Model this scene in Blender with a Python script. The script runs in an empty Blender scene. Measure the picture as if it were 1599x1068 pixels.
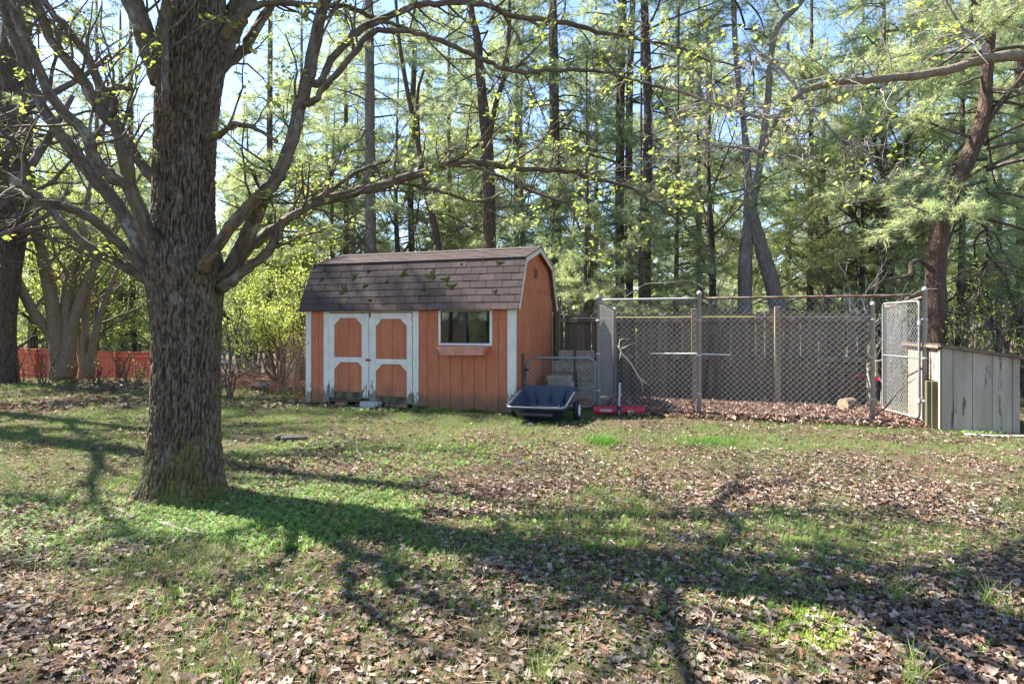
import bpy, math, random
import numpy as np
from mathutils import Vector, Matrix

scene = bpy.context.scene
COL = scene.collection
PI = math.pi

# ---------------------------------------------------------------- camera
CAM_H, FPX, HOR, CX = 1.38, 920.0, 512.0, 799.5
cam_data = bpy.data.cameras.new('camera')
cam = bpy.data.objects.new('camera', cam_data)
COL.objects.link(cam)
cam.location = (0, 0, CAM_H)
cam.rotation_euler = (math.radians(90), 0, 0)
cam_data.sensor_width = 36.0
cam_data.lens = FPX / 1599.0 * 36.0
cam_data.shift_y = (HOR - 534.0) / 1599.0
cam_data.clip_start = 0.05
cam_data.clip_end = 3000.0
scene.camera = cam

# ---------------------------------------------------------------- sky, sun, exposure
SUN_EL = math.radians(49.0)
SUN_AZ = math.atan2(-0.91, 0.41)          # from +Y towards +X: high on the left, a little behind the shed
world = bpy.data.worlds.new('World')
scene.world = world
world.use_nodes = True
wn = world.node_tree
for n in list(wn.nodes):
    wn.nodes.remove(n)
w_out = wn.nodes.new('ShaderNodeOutputWorld')
w_bg = wn.nodes.new('ShaderNodeBackground')
w_sky = wn.nodes.new('ShaderNodeTexSky')
w_sky.sky_type = 'NISHITA'
w_sky.sun_disc = False
w_sky.sun_elevation = SUN_EL
w_sky.sun_rotation = SUN_AZ
w_sky.air_density = 0.85
w_sky.dust_density = 0.3
w_sky.ozone_density = 2.2
w_bg.inputs['Strength'].default_value = 0.10
wn.links.new(w_sky.outputs[0], w_bg.inputs[0])
wn.links.new(w_bg.outputs[0], w_out.inputs[0])

sun_data = bpy.data.lights.new('sun', 'SUN')
sun_data.energy = 5.0
sun_data.angle = math.radians(0.53)
sun_data.color = (1.0, 0.945, 0.86)
sun = bpy.data.objects.new('sun', sun_data)
COL.objects.link(sun)
to_sun = Vector((math.sin(SUN_AZ) * math.cos(SUN_EL), math.cos(SUN_AZ) * math.cos(SUN_EL), math.sin(SUN_EL)))
sun.rotation_euler = (-to_sun).to_track_quat('-Z', 'Y').to_euler()
sun.location = (-12, 6, 18)

vs = scene.view_settings
vs.view_transform = 'Standard'
vs.look = 'None'
vs.exposure = 2.1
vs.gamma = 1.0
vs.use_curve_mapping = False
scene.cycles.max_bounces = 8
scene.cycles.diffuse_bounces = 4
scene.cycles.transmission_bounces = 6
scene.cycles.transparent_max_bounces = 8

# ---------------------------------------------------------------- coordinates from the photograph
def P(px, py, d):
    return np.array([(px - CX) / FPX * d, d, CAM_H + (HOR - py) / FPX * d])
def G(px, py):
    d = CAM_H * FPX / (py - HOR)
    return np.array([(px - CX) / FPX * d, d, 0.0])
UX = np.array([0.952, -0.306, 0.0])       # the yard's axes: along the shed front ...
UY = np.array([0.306, 0.952, 0.0])        # ... and away from it
YAW = math.atan2(-0.306, 0.952)
def on_line(o, px):                       # distance along UX from o at which the picture column px is met
    k = (px - CX) / FPX
    return (k * o[1] - o[0]) / (0.952 + 0.306 * k)

# ---------------------------------------------------------------- noise
def _h(ix, iy, iz, seed):
    n = (ix * 374761393 + iy * 668265263 + iz * 2147483647 + seed * 1274126177) & 0xffffffff
    n = ((n ^ (n >> 13)) * 1274126177) & 0xffffffff
    n = ((n ^ (n >> 16)) * 2246822519) & 0xffffffff
    return ((n ^ (n >> 15)) & 0xffff) / 65535.0
def vnoise(x, y, z=0.0, seed=0):
    x, y, z = np.broadcast_arrays(np.asarray(x, float), np.asarray(y, float), np.asarray(z, float))
    ix, iy, iz = np.floor(x).astype(np.int64), np.floor(y).astype(np.int64), np.floor(z).astype(np.int64)
    fx, fy, fz = x - ix, y - iy, z - iz
    fx, fy, fz = fx*fx*(3-2*fx), fy*fy*(3-2*fy), fz*fz*(3-2*fz)
    r = 0
    for a in (0, 1):
        wa = fx if a else 1 - fx
        for b in (0, 1):
            wb = fy if b else 1 - fy
            for c in (0, 1):
                r = r + wa * wb * (fz if c else 1 - fz) * _h(ix + a, iy + b, iz + c, seed)
    return r
def fbm(x, y, z=0.0, seed=0, o=3):
    r, a, t = 0, 0.5, 0
    for i in range(o):
        r = r + a * vnoise(np.asarray(x) * 2**i, np.asarray(y) * 2**i, np.asarray(z) * 2**i, seed + i); t += a; a *= 0.5
    return r / t
def sstep(a, b, x):
    t = np.clip((np.asarray(x, float) - a) / (b - a), 0, 1)
    return t * t * (3 - 2 * t)
def gz(x, y):                             # height of the ground
    x = np.asarray(x, float); y = np.asarray(y, float)
    z = -0.55 * sstep(15.2, 19.0, y) * sstep(3.0, -6.0, x)
    r = np.sqrt(x*x + y*y)
    z = z + (fbm(x * 0.9, y * 0.9, 0, 5) - 0.5) * 0.05 * sstep(7.6, 6.0, y) + (fbm(x*.05, y*.05, 0, 9) - .5) * 2.5 * sstep(30, 80, r)
    return z + sstep(40, 140, r) * 3.0

# ---------------------------------------------------------------- mesh collecting
class MB:
    def __init__(s):
        s.v = []; s.f = []; s.n = 0; s.bk = []; s.col = []
    def add(s, v, faces, bk=None, col=None):
        v = np.asarray(v, float).reshape(-1, 3)
        s.v.append(v)
        for f in faces:
            f = np.asarray(f, np.int64)
            if f.ndim == 1: f = f[None, :]
            s.f.append(f + s.n)
        s.n += len(v)
        if bk is not None: s.bk.append(bk)
        if col is not None: s.col.append(np.broadcast_to(np.asarray(col, float), (len(v), 3)))
        return s
    def mesh(s, name, smooth=False):
        me = bpy.data.meshes.new(name)
        V = np.concatenate(s.v)
        me.vertices.add(len(V)); me.vertices.foreach_set('co', V.ravel())
        loops = np.concatenate([f.ravel() for f in s.f])
        sizes = np.concatenate([np.full(len(f), f.shape[1], np.int64) for f in s.f])
        starts = np.concatenate([[0], np.cumsum(sizes)[:-1]])
        me.loops.add(len(loops)); me.loops.foreach_set('vertex_index', loops.astype(np.int32))
        me.polygons.add(len(sizes)); me.polygons.foreach_set('loop_start', starts.astype(np.int32))
        me.update(calc_edges=True)
        me.polygons.foreach_set('use_smooth', np.full(len(sizes), bool(smooth)))
        if s.bk and sum(len(b) for b in s.bk) == len(V):
            a = me.attributes.new('bk', 'FLOAT_VECTOR', 'POINT'); a.data.foreach_set('vector', np.concatenate(s.bk).ravel())
        if s.col and sum(len(b) for b in s.col) == len(V):
            c = np.ones((len(V), 4)); c[:, :3] = np.concatenate(s.col)
            a = me.attributes.new('col', 'FLOAT_COLOR', 'POINT'); a.data.foreach_set('color', c.ravel())
        return me
    def build(s, name, m, parent=None, smooth=False):
        return link(name, s.mesh(name, smooth), m, parent)

def link(name, me, m=None, parent=None):
    o = bpy.data.objects.new(name, me); COL.objects.link(o)
    if m is not None and me is not None:
        if not me.materials: me.materials.append(m)
    if parent is not None: o.parent = parent
    return o
def tag(o, label=None, cat=None, group=None, kind=None):
    if label: o['label'] = label
    if cat: o['category'] = cat
    if group: o['group'] = group
    if kind: o['kind'] = kind
    return o
def thing(name, label, cat, loc=(0, 0, 0), rz=0.0, group=None):
    o = bpy.data.objects.new(name, None); COL.objects.link(o)
    o.empty_display_size = 0.1
    o.location = tuple(float(c) for c in loc); o.rotation_euler = (0, 0, rz)
    return tag(o, label, cat, group)

# chamfered box
def _cb():
    idx = {}; sg = []
    for sx in (-1, 1):
        for sy in (-1, 1):
            for sz in (-1, 1):
                for a in range(3):
                    idx[(sx, sy, sz, a)] = len(sg); sg.append((sx, sy, sz, a))
    F = []
    for a in range(3):
        b, c = (a + 1) % 3, (a + 2) % 3
        for s in (-1, 1):
            def key(tb, tc):
                k = [0, 0, 0]; k[a] = s; k[b] = tb; k[c] = tc
                return idx[(k[0], k[1], k[2], a)]
            q = [key(-1, -1), key(1, -1), key(1, 1), key(-1, 1)]
            F.append(q if s > 0 else q[::-1])
    for a in range(3):
        b, c = (a + 1) % 3, (a + 2) % 3
        for sb in (-1, 1):
            for sc in (-1, 1):
                def key(ta, ax):
                    k = [0, 0, 0]; k[a] = ta; k[b] = sb; k[c] = sc
                    return idx[(k[0], k[1], k[2], ax)]
                q = [key(-1, b), key(1, b), key(1, c), key(-1, c)]
                F.append(q if sb * sc < 0 else q[::-1])
    T = []
    for sx in (-1, 1):
        for sy in (-1, 1):
            for sz in (-1, 1):
                t = [idx[(sx, sy, sz, 0)], idx[(sx, sy, sz, 1)], idx[(sx, sy, sz, 2)]]
                T.append(t if sx * sy * sz > 0 else t[::-1])
    return np.array(sg), np.array(F), np.array(T)
_SG, _BF, _BT = _cb()
def fix_box():
    S = _SG[:, :3].astype(float); A = _SG[:, 3]
    v = S * 0.8
    v[np.arange(24), A] = S[np.arange(24), A]
    for F in (_BF, _BT):
        for i, q in enumerate(F):
            n = np.cross(v[q[1]] - v[q[0]], v[q[2]] - v[q[0]])
            if n @ v[q].mean(0) < 0: F[i] = q[::-1]
fix_box()
def box(mb, c, size, bev=0.004, ax=None, rz=0.0, jit=0.0, rng=None):
    """chamfered box, centre c, full size; ax = 3 axes as rows"""
    h = np.asarray(size, float) / 2; b = min(bev, h.min() * 0.45)
    S = _SG[:, :3].astype(float); A = _SG[:, 3]
    v = S * (h - b)
    v[np.arange(24), A] = S[np.arange(24), A] * h[A]
    if jit and rng is not None: v = v + rng.uniform(-jit, jit, v.shape)
    if ax is not None: v = v @ np.asarray(ax, float)
    elif rz:
        cz, sz = math.cos(rz), math.sin(rz); v = v @ np.array([[cz, sz, 0], [-sz, cz, 0], [0, 0, 1]])
    return mb.add(v + np.asarray(c, float), [_BF, _BT])
def box2(mb, lo, hi, bev=0.004):
    lo = np.asarray(lo, float); hi = np.asarray(hi, float)
    return box(mb, (lo + hi) / 2, hi - lo, bev)
def beam(mb, a, b, w, t, bev=0.003, up=(0, 0, 1)):
    """box from a to b, w wide (across up x axis), t thick along up"""
    a = np.asarray(a, float); b = np.asarray(b, float); d = b - a; L = np.linalg.norm(d); d /= L
    u = np.asarray(up, float); s = np.cross(u, d); s /= np.linalg.norm(s); u = np.cross(d, s)
    return box(mb, (a + b) / 2, (L, w, t), bev, ax=[d, s, u])
def prism(mb, poly, y0, y1, plane='xz'):
    """extrude a polygon: plane xz along y, or yz along x, or xy along z"""
    p = np.asarray(poly, float); n = len(p)
    def put(k):
        if plane == 'xz': return np.column_stack([p[:, 0], np.full(n, k), p[:, 1]])
        if plane == 'yz': return np.column_stack([np.full(n, k), p[:, 0], p[:, 1]])
        return np.column_stack([p[:, 0], p[:, 1], np.full(n, k)])
    v = np.vstack([put(y0), put(y1)])
    i = np.arange(n); j = (i + 1) % n
    area = 0.5 * np.sum(p[i, 0] * p[j, 1] - p[j, 0] * p[i, 1])
    sgn = area * (y1 - y0) * (-1 if plane == 'xz' else 1)
    bot, top, side = i[::-1].copy(), (i + n).copy(), np.column_stack([i, j, j + n, i + n])
    if sgn < 0: bot, top, side = bot[::-1], top[::-1], side[:, ::-1]
    return mb.add(v, [bot, top, side])

def spline(p, m=6):
    """Catmull-Rom through the rows of p (any columns)"""
    p = np.asarray(p, float)
    if len(p) < 3:
        t = np.linspace(0, 1, m + 1)[:, None]; return p[0] * (1 - t) + p[-1] * t
    q = np.vstack([2 * p[0] - p[1], p, 2 * p[-1] - p[-2]]); out = []
    t = np.linspace(0, 1, m, endpoint=False)[:, None]
    for i in range(1, len(q) - 2):
        a, b, c, d = q[i-1], q[i], q[i+1], q[i+2]
        out.append(0.5 * (2*b + (c-a)*t + (2*a-5*b+4*c-d)*t*t + (3*b-a-3*c+d)*t**3))
    out.append(p[-1][None, :])
    return np.vstack(out)
_RING = {}
def tube(mb, pts, rad, sides=6, cap=True, wob=0.0, seed=0, closed=False):
    pts = np.asarray(pts, float); n = len(pts)
    rad = np.broadcast_to(np.asarray(rad, float), (n,))
    t = np.gradient(pts, axis=0) if not closed else np.roll(pts, -1, 0) - np.roll(pts, 1, 0)
    L = np.linalg.norm(t, axis=1, keepdims=True); t = t / np.maximum(L, 1e-9)
    if n == 2:
        a = np.abs(t[0]); ref = np.zeros(3); ref[np.argmin(a)] = 1
    else:
        ref = np.linalg.svd(t, full_matrices=False)[2][2]
    u = np.cross(t, ref); u /= np.maximum(np.linalg.norm(u, axis=1, keepdims=True), 1e-9)
    w = np.cross(t, u)
    if sides not in _RING:
        th = np.arange(sides) * 2 * PI / sides; _RING[sides] = (np.cos(th), np.sin(th))
    c, s = _RING[sides]
    R = rad[:, None] * np.ones(sides)
    arc = np.concatenate([[0], np.cumsum(np.linalg.norm(np.diff(pts, axis=0), axis=1))])
    if wob:
        nz = vnoise(c[None, :] * 2.2 + 7 * seed, s[None, :] * 2.2, (arc / max(rad.mean(), .01) * .5)[:, None], seed) - .5
        R = R * (1 + wob * 2 * nz)
    v = pts[:, None, :] + u[:, None, :] * (R * c)[:, :, None] + w[:, None, :] * (R * s)[:, :, None]
    k = np.arange(sides); k2 = (k + 1) % sides
    rows = n if closed else n - 1
    r0 = np.arange(rows)[:, None] * sides; r1 = (np.arange(rows) + 1)[:, None] % n * sides
    f = np.stack([r0 + k, r0 + k2, r1 + k2, r1 + k], -1).reshape(-1, 4)
    fs = [f]
    if cap and not closed:
        fs += [k[::-1].copy(), (k + (n - 1) * sides).copy()]
    bk = np.stack([(rad[:, None] * c), (rad[:, None] * s), arc[:, None] * np.ones(sides)], -1).reshape(-1, 3) + seed * 1.7
    return mb.add(v.reshape(-1, 3), fs, bk=bk)
def lathe(mb, prof, sides=24, o=(0, 0, 0), ax=None, cap=True):
    """prof rows (r, h) turned about the local third axis"""
    prof = np.asarray(prof, float); n = len(prof); th = np.arange(sides) * 2 * PI / sides
    v = np.stack([prof[:, :1] * np.cos(th), prof[:, :1] * np.sin(th), prof[:, 1:] * np.ones(sides)], -1).reshape(-1, 3)
    if ax is not None: v = v @ np.asarray(ax, float)
    k = np.arange(sides); k2 = (k + 1) % sides; r = np.arange(n - 1)[:, None] * sides
    f = np.stack([r + k, r + k2, r + sides + k2, r + sides + k], -1).reshape(-1, 4)
    return mb.add(v + np.asarray(o, float), [f, k[::-1].copy(), (k + (n - 1) * sides).copy()] if cap else [f])

def rots(yaw, tilt, roll):
    N = len(yaw); cz, sz = np.cos(yaw), np.sin(yaw); cx, sx = np.cos(tilt), np.sin(tilt); cr, sr = np.cos(roll), np.sin(roll)
    Z = np.zeros((N, 3, 3)); X = np.zeros((N, 3, 3)); Q = np.zeros((N, 3, 3))
    Z[:, 0, 0] = cz; Z[:, 0, 1] = -sz; Z[:, 1, 0] = sz; Z[:, 1, 1] = cz; Z[:, 2, 2] = 1
    X[:, 0, 0] = 1; X[:, 1, 1] = cx; X[:, 1, 2] = -sx; X[:, 2, 1] = sx; X[:, 2, 2] = cx
    Q[:, 0, 0] = cr; Q[:, 0, 1] = -sr; Q[:, 1, 0] = sr; Q[:, 1, 1] = cr; Q[:, 2, 2] = 1
    return Z @ X @ Q
def scatter(mb, tv, tf, pos, R, s, col):
    """many copies of one small template"""
    tv = np.asarray(tv, float); N = len(pos); k = len(tv)
    v = np.einsum('nij,kj->nki', R, tv) * np.asarray(s).reshape(-1, 1, 1) + pos[:, None, :]
    f = [(np.asarray(q)[None, :, :] + (np.arange(N) * k)[:, None, None]).reshape(-1, np.asarray(q).shape[1]) for q in tf]
    c = np.repeat(np.asarray(col, float), k, axis=0)
    return mb.add(v.reshape(-1, 3), f, col=c)

# ---------------------------------------------------------------- materials
def nodes(name):
    m = bpy.data.materials.new(name); m.use_nodes = True
    nt = m.node_tree; nt.nodes.clear()
    return m, nt, lambda t, **k: _node(nt, t, **k)
def _node(nt, t, **k):
    n = nt.nodes.new(t)
    for a, b in k.items():
        if a.startswith('i_'):
            key = a[2:]; key = int(key) if key.isdigit() else key.replace('_', ' ')
            n.inputs[key].default_value = b
        else: setattr(n, a, b)
    return n
def ramp(nt, stops, src, interp='LINEAR'):
    r = nt.nodes.new('ShaderNodeValToRGB'); r.color_ramp.interpolation = interp
    e = r.color_ramp.elements
    while len(e) < len(stops): e.new(0.5)
    for q, (p, c) in zip(e, stops):
        q.position = p
        q.color = (c, c, c, 1) if not hasattr(c, '__len__') else (*c, 1)
    nt.links.new(src, r.inputs[0])
    return r.outputs[0]
def coords(nt, stretch=(1, 1, 1), attr=None, world=False):
    if attr:
        a = _node(nt, 'ShaderNodeAttribute', attribute_name=attr); src = a.outputs['Vector']
    elif world:
        src = _node(nt, 'ShaderNodeNewGeometry').outputs['Position']
    else:
        src = _node(nt, 'ShaderNodeTexCoord').outputs['Object']
    mp = _node(nt, 'ShaderNodeMapping'); mp.inputs['Scale'].default_value = stretch
    nt.links.new(src, mp.inputs['Vector'])
    return mp.outputs[0]
def tex(nt, co, scale, detail=4.0, rough=0.6, kind='noise'):
    if kind == 'noise':
        n = _node(nt, 'ShaderNodeTexNoise'); n.inputs['Scale'].default_value = scale
        n.inputs['Detail'].default_value = detail; n.inputs['Roughness'].default_value = rough
        nt.links.new(co, n.inputs['Vector']); return n.outputs[0]
    n = _node(nt, 'ShaderNodeTexVoronoi'); n.inputs['Scale'].default_value = scale
    if kind == 'edge': n.feature = 'DISTANCE_TO_EDGE'
    nt.links.new(co, n.inputs['Vector']); return n.outputs[0]
def mixc(nt, f, a, b, mode='MIX'):
    n = _node(nt, 'ShaderNodeMix', data_type='RGBA', blend_type=mode)
    for src, i in ((f, 0), (a, 6), (b, 7)):
        if hasattr(src, 'is_linked') or hasattr(src, 'links'): nt.links.new(src, n.inputs[i])
        elif i == 0: n.inputs[0].default_value = src
        else: n.inputs[i].default_value = (*src, 1)
    return n.outputs[2]
def math_(nt, op, a, b=0.5, clamp=False):
    n = _node(nt, 'ShaderNodeMath', operation=op, use_clamp=clamp)
    for src, i in ((a, 0), (b, 1)):
        if hasattr(src, 'links'): nt.links.new(src, n.inputs[i])
        else: n.inputs[i].default_value = src
    return n.outputs[0]
def objrand(nt, col, amt):
    if not amt: return col
    oi = _node(nt, 'ShaderNodeObjectInfo')
    mr = _node(nt, 'ShaderNodeMapRange'); mr.inputs['To Min'].default_value = 1 - amt; mr.inputs['To Max'].default_value = 1 + amt
    nt.links.new(oi.outputs['Random'], mr.inputs[0])
    h = _node(nt, 'ShaderNodeHueSaturation'); nt.links.new(col, h.inputs['Color']); nt.links.new(mr.outputs[0], h.inputs['Value'])
    return h.outputs[0]
def finish(m, nt, col, rough=0.8, metallic=0.0, bump=None, bs=0.3, bd=0.01, spec=0.5, trans=0.0, tcol=None):
    out = _node(nt, 'ShaderNodeOutputMaterial')
    p = _node(nt, 'ShaderNodeBsdfPrincipled')
    if hasattr(col, 'links'): nt.links.new(col, p.inputs['Base Color'])
    else: p.inputs['Base Color'].default_value = (*col, 1)
    if hasattr(rough, 'links'): nt.links.new(rough, p.inputs['Roughness'])
    else: p.inputs['Roughness'].default_value = rough
    p.inputs['Metallic'].default_value = metallic
    p.inputs['Specular IOR Level'].default_value = spec
    if bump is not None:
        b = _node(nt, 'ShaderNodeBump'); b.inputs['Strength'].default_value = bs; b.inputs['Distance'].default_value = bd
        nt.links.new(bump, b.inputs['Height']); nt.links.new(b.outputs[0], p.inputs['Normal'])
    if trans:
        t = _node(nt, 'ShaderNodeBsdfTranslucent')
        s = tcol if tcol is not None else col
        if hasattr(s, 'links'): nt.links.new(s, t.inputs[0])
        else: t.inputs[0].default_value = (*s, 1)
        x = _node(nt, 'ShaderNodeMixShader'); x.inputs[0].default_value = trans
        nt.links.new(p.outputs[0], x.inputs[1]); nt.links.new(t.outputs[0], x.inputs[2]); nt.links.new(x.outputs[0], out.inputs[0])
    else: nt.links.new(p.outputs[0], out.inputs[0])
    return m
def pm(name, c1, c2, scale=8, rough=0.8, bump=0.25, bscale=None, stretch=(1, 1, 1), rand=0.0, metallic=0.0, spec=0.4, attr=None, lo=0.35, hi=0.65, bd=0.006, world=False, detail=5.0, spots=None):
    m, nt, N = nodes(name)
    co = coords(nt, stretch, attr, world)
    n = tex(nt, co, scale, detail)
    c = ramp(nt, [(lo, c1), (hi, c2)], n)
    if spots:                                   # (colour, scale, threshold): blotches with their own outline
        s = tex(nt, co, spots[1], 4, .65); f = ramp(nt, [(spots[2], 0.0), (spots[2] + .06, 1.0)], s)
        c = mixc(nt, f, c, spots[0])
    c = objrand(nt, c, rand)
    b = tex(nt, co, bscale or scale * 4, 5, .65)
    return finish(m, nt, c, rough, metallic, b, bump, bd, spec)
def leafmat(name, trans=0.45, rough=0.55, boost=1.0, vary=0.25, rand=0.1):
    m, nt, N = nodes(name)
    a = _node(nt, 'ShaderNodeAttribute', attribute_name='col')
    g = coords(nt, world=True); n = tex(nt, g, 0.9, 3)
    mr = _node(nt, 'ShaderNodeMapRange'); mr.inputs['From Min'].default_value = .3; mr.inputs['From Max'].default_value = .7
    mr.inputs['To Min'].default_value = 1 - vary; mr.inputs['To Max'].default_value = 1 + vary
    nt.links.new(n, mr.inputs[0])
    h = _node(nt, 'ShaderNodeHueSaturation'); nt.links.new(a.outputs['Color'], h.inputs['Color']); nt.links.new(mr.outputs[0], h.inputs['Value'])
    c = objrand(nt, h.outputs[0], rand)
    t = mixc(nt, 1.0, c, (1.2 * boost, 1.2 * boost, 0.85 * boost), 'MULTIPLY')
    return finish(m, nt, c, rough, spec=0.3, trans=trans, tcol=t)

M = {}
def bark(name, dark, light, stretch, lichen=None, moss=None, bs=.8, bd=.02, scale=1.0, furrow=None):
    m, nt, N = nodes(name)
    co = coords(nt, stretch, 'bk'); pl = coords(nt, (1, 1, .6), 'bk')
    n1 = tex(nt, co, 26 * scale, 6, .65); e = tex(nt, co, 16 * scale, kind='edge')
    c = ramp(nt, [(.32, dark), (.68, light)], n1)
    if furrow:                              # inner bark in the furrows, from the modelled ridges
        at = _node(nt, 'ShaderNodeAttribute', attribute_name='col'); c = mixc(nt, ramp(nt, [(.15, 1.), (.75, 0.)], at.outputs['Fac']), c, furrow)
    if lichen:
        s = tex(nt, pl, 7, 6, .7); c = mixc(nt, ramp(nt, [(.56, 0.), (.66, .8)], s), c, lichen)
    if moss:
        s = tex(nt, pl, 2.6, 5, .65); c = mixc(nt, ramp(nt, [(.54, 0.), (.68, .75)], s), c, moss)
    if furrow:                              # moss climbing the foot of the trunk
        pz = _node(nt, 'ShaderNodeSeparateXYZ'); nt.links.new(coords(nt, world=True), pz.inputs[0])
        lo = _node(nt, 'ShaderNodeMapRange'); lo.inputs['From Min'].default_value = 1.1; lo.inputs['From Max'].default_value = 0.0; lo.inputs['To Max'].default_value = .26; nt.links.new(pz.outputs[2], lo.inputs[0])
        s = math_(nt, 'ADD', tex(nt, pl, 9, 6, .7), lo.outputs[0]); c = mixc(nt, ramp(nt, [(.66, 0.), (.80, .8)], s), c, (.12, .115, .03))
    er = ramp(nt, [(0., 0.), (.16, 1.)], e)
    h = math_(nt, 'ADD', math_(nt, 'MULTIPLY', er, .7), math_(nt, 'MULTIPLY', n1, .6))
    return finish(m, nt, c, .9, bump=h, bs=bs, bd=bd, spec=.2)
M['bark_main'] = bark('bark_main', (.075, .052, .036), (.22, .162, .113), (1, 1, .35), lichen=(.23, .20, .155), moss=(.095, .085, .03), scale=1.8, furrow=(.042, .03, .022))
M['bark_limb'] = bark('bark_limb', (.06, .044, .032), (.175, .135, .098), (1, 1, .35), lichen=(.27, .26, .21), moss=(.125, .11, .035), bd=.012)
M['bark_pine'] = bark('bark_pine', (.045, .034, .028), (.14, .108, .09), (1, 1, .3), lichen=(.18, .17, .155))
M['bark_grey'] = bark('bark_grey', (.10, .085, .072), (.24, .205, .175), (1, 1, .3), lichen=(.28, .27, .245), bs=.5)
M['bark_red'] = bark('bark_red', (.055, .036, .028), (.15, .098, .076), (1, 1, .25))
M['bark_smooth'] = bark('bark_smooth', (.13, .098, .07), (.26, .205, .15), (1, 1, .6), moss=(.14, .13, .055), bs=.3, bd=.008)
M['twig'] = pm('twig', (.06, .046, .038), (.15, .12, .10), 6, .9, .2)
M['twig_dead'] = pm('twig_dead', (.17, .14, .12), (.34, .30, .26), 6, .9, .2)
M['needles'] = leafmat('needles', .58, .5, 1.15)
M['leaves'] = leafmat('leaves', .5, .45, 1.1, rand=.06)
M['litter'] = leafmat('litter', .12, .8, 1.0, .12)
M['grass'] = leafmat('grass', .4, .5, 1.0, .2)
M['raw_wood'] = pm('raw_wood', (.10, .05, .03), (.40, .16, .07), 18, .85, .6)

# ================================================================ GROUND
def make_ground():
    u = np.linspace(-1, 1, 171); g = 420 * np.sinh(6.3 * u) / np.sinh(6.3)
    X, Y = np.meshgrid(g, g + 6.0); n = len(g)
    Z = gz(X, Y)
    i = (np.arange(n - 1)[:, None] * n + np.arange(n - 1)[None, :]).ravel()
    mb = MB(); mb.add(np.stack([X, Y, Z], -1).reshape(-1, 3), [np.column_stack([i, i + 1, i + n + 1, i + n])])
    m, nt, N = nodes('soil')
    co = coords(nt, world=True)
    a = tex(nt, co, 0.55, 5, .6); b = tex(nt, co, 9, 6, .7); c2 = tex(nt, co, 60, 4, .7)
    soil = ramp(nt, [(.3, (.04, .024, .017)), (.5, (.085, .053, .037)), (.72, (.15, .105, .075))], b)
    thatch = ramp(nt, [(.3, (.035, .045, .017)), (.7, (.10, .10, .045))], c2)
    c = mixc(nt, ramp(nt, [(.44, 0.), (.6, .85)], a), soil, thatch)
    finish(m, nt, c, .95, bump=c2, bs=.6, bd=.02, spec=.15)
    o = mb.build('ground', m, smooth=True)
    tag(o, 'yard floor of bare brown soil and thin grass under the leaves', 'ground', kind='structure')
make_ground()

# ================================================================ SHED
M['orange'] = None
def orange_mat():
    m, nt, N = nodes('orange_siding_paint')
    co = coords(nt, (1, 1, .25)); pl = coords(nt)
    n = tex(nt, co, 10, 5); c = ramp(nt, [(.3, (.405, .125, .056)), (.7, (.50, .175, .088))], n)
    fade = tex(nt, pl, 1.6, 4); c = mixc(nt, ramp(nt, [(.5, 0.), (.75, .5)], fade), c, (.54, .215, .115))
    z = _node(nt, 'ShaderNodeSeparateXYZ'); nt.links.new(pl, z.inputs[0])
    dirt = tex(nt, pl, 5, 6, .7)
    low = _node(nt, 'ShaderNodeMapRange'); low.inputs['From Min'].default_value = .42; low.inputs['From Max'].default_value = 0.0
    low.inputs['To Min'].default_value = 0; low.inputs['To Max'].default_value = .55; nt.links.new(z.outputs[2], low.inputs[0])
    f = ramp(nt, [(.62, 0.), (.85, .8)], math_(nt, 'ADD', dirt, low.outputs[0]))
    c = mixc(nt, f, c, (.16, .10, .065))
    scr = tex(nt, coords(nt, (1, 1, .12)), 40, 3, .7); c = mixc(nt, ramp(nt, [(.66, 0.), (.72, .5)], scr), c, (.30, .10, .055))
    c = objrand(nt, c, .05)
    return finish(m, nt, c, .75, bump=tex(nt, coords(nt, (1, 1, .08)), 60, 5, .7), bs=.25, bd=.004, spec=.3)
M['orange'] = orange_mat()
def white_mat():
    m, nt, N = nodes('peeling_white_paint')
    pl = coords(nt); v = coords(nt, (1, 1, .3))
    base = ramp(nt, [(.3, (.62, .575, .495)), (.7, (.74, .705, .64))], tex(nt, pl, 5, 4))
    wood = ramp(nt, [(.35, (.10, .085, .07)), (.65, (.30, .26, .21))], tex(nt, coords(nt, (1, 1, .1)), 50, 4))
    z = _node(nt, 'ShaderNodeSeparateXYZ'); nt.links.new(pl, z.inputs[0])
    low = _node(nt, 'ShaderNodeMapRange'); low.inputs['From Min'].default_value = .5; low.inputs['From Max'].default_value = 0.02
    low.inputs['To Min'].default_value = 0; low.inputs['To Max'].default_value = .34; nt.links.new(z.outputs[2], low.inputs[0])
    s = math_(nt, 'ADD', tex(nt, v, 17, 7, .72), low.outputs[0])
    fl = ramp(nt, [(.64, 0.), (.66, 1.)], s)
    c = mixc(nt, fl, base, wood)
    stain = tex(nt, coords(nt, (1, 1, .2)), 9, 4); c = mixc(nt, ramp(nt, [(.52, 0.), (.75, .4)], stain), c, (.45, .41, .33))
    h = math_(nt, 'SUBTRACT', 1.0, fl)
    return finish(m, nt, c, .7, bump=h, bs=.5, bd=.003, spec=.3)
M['white'] = white_mat()
M['cream'] = pm('cream_trim_paint', (.58, .50, .37), (.70, .63, .50), 6, .7, .15, 30)
M['rotten'] = pm('mossy_rotten_board', (.045, .042, .025), (.15, .13, .085), 9, .95, .6, 40, (1, 1, .5), spots=((.07, .085, .03), 6, .55))
M['interior'] = pm('raw_interior_wood', (.13, .09, .06), (.22, .16, .10), 6, .9, .2)
M['pane'] = None
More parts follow.
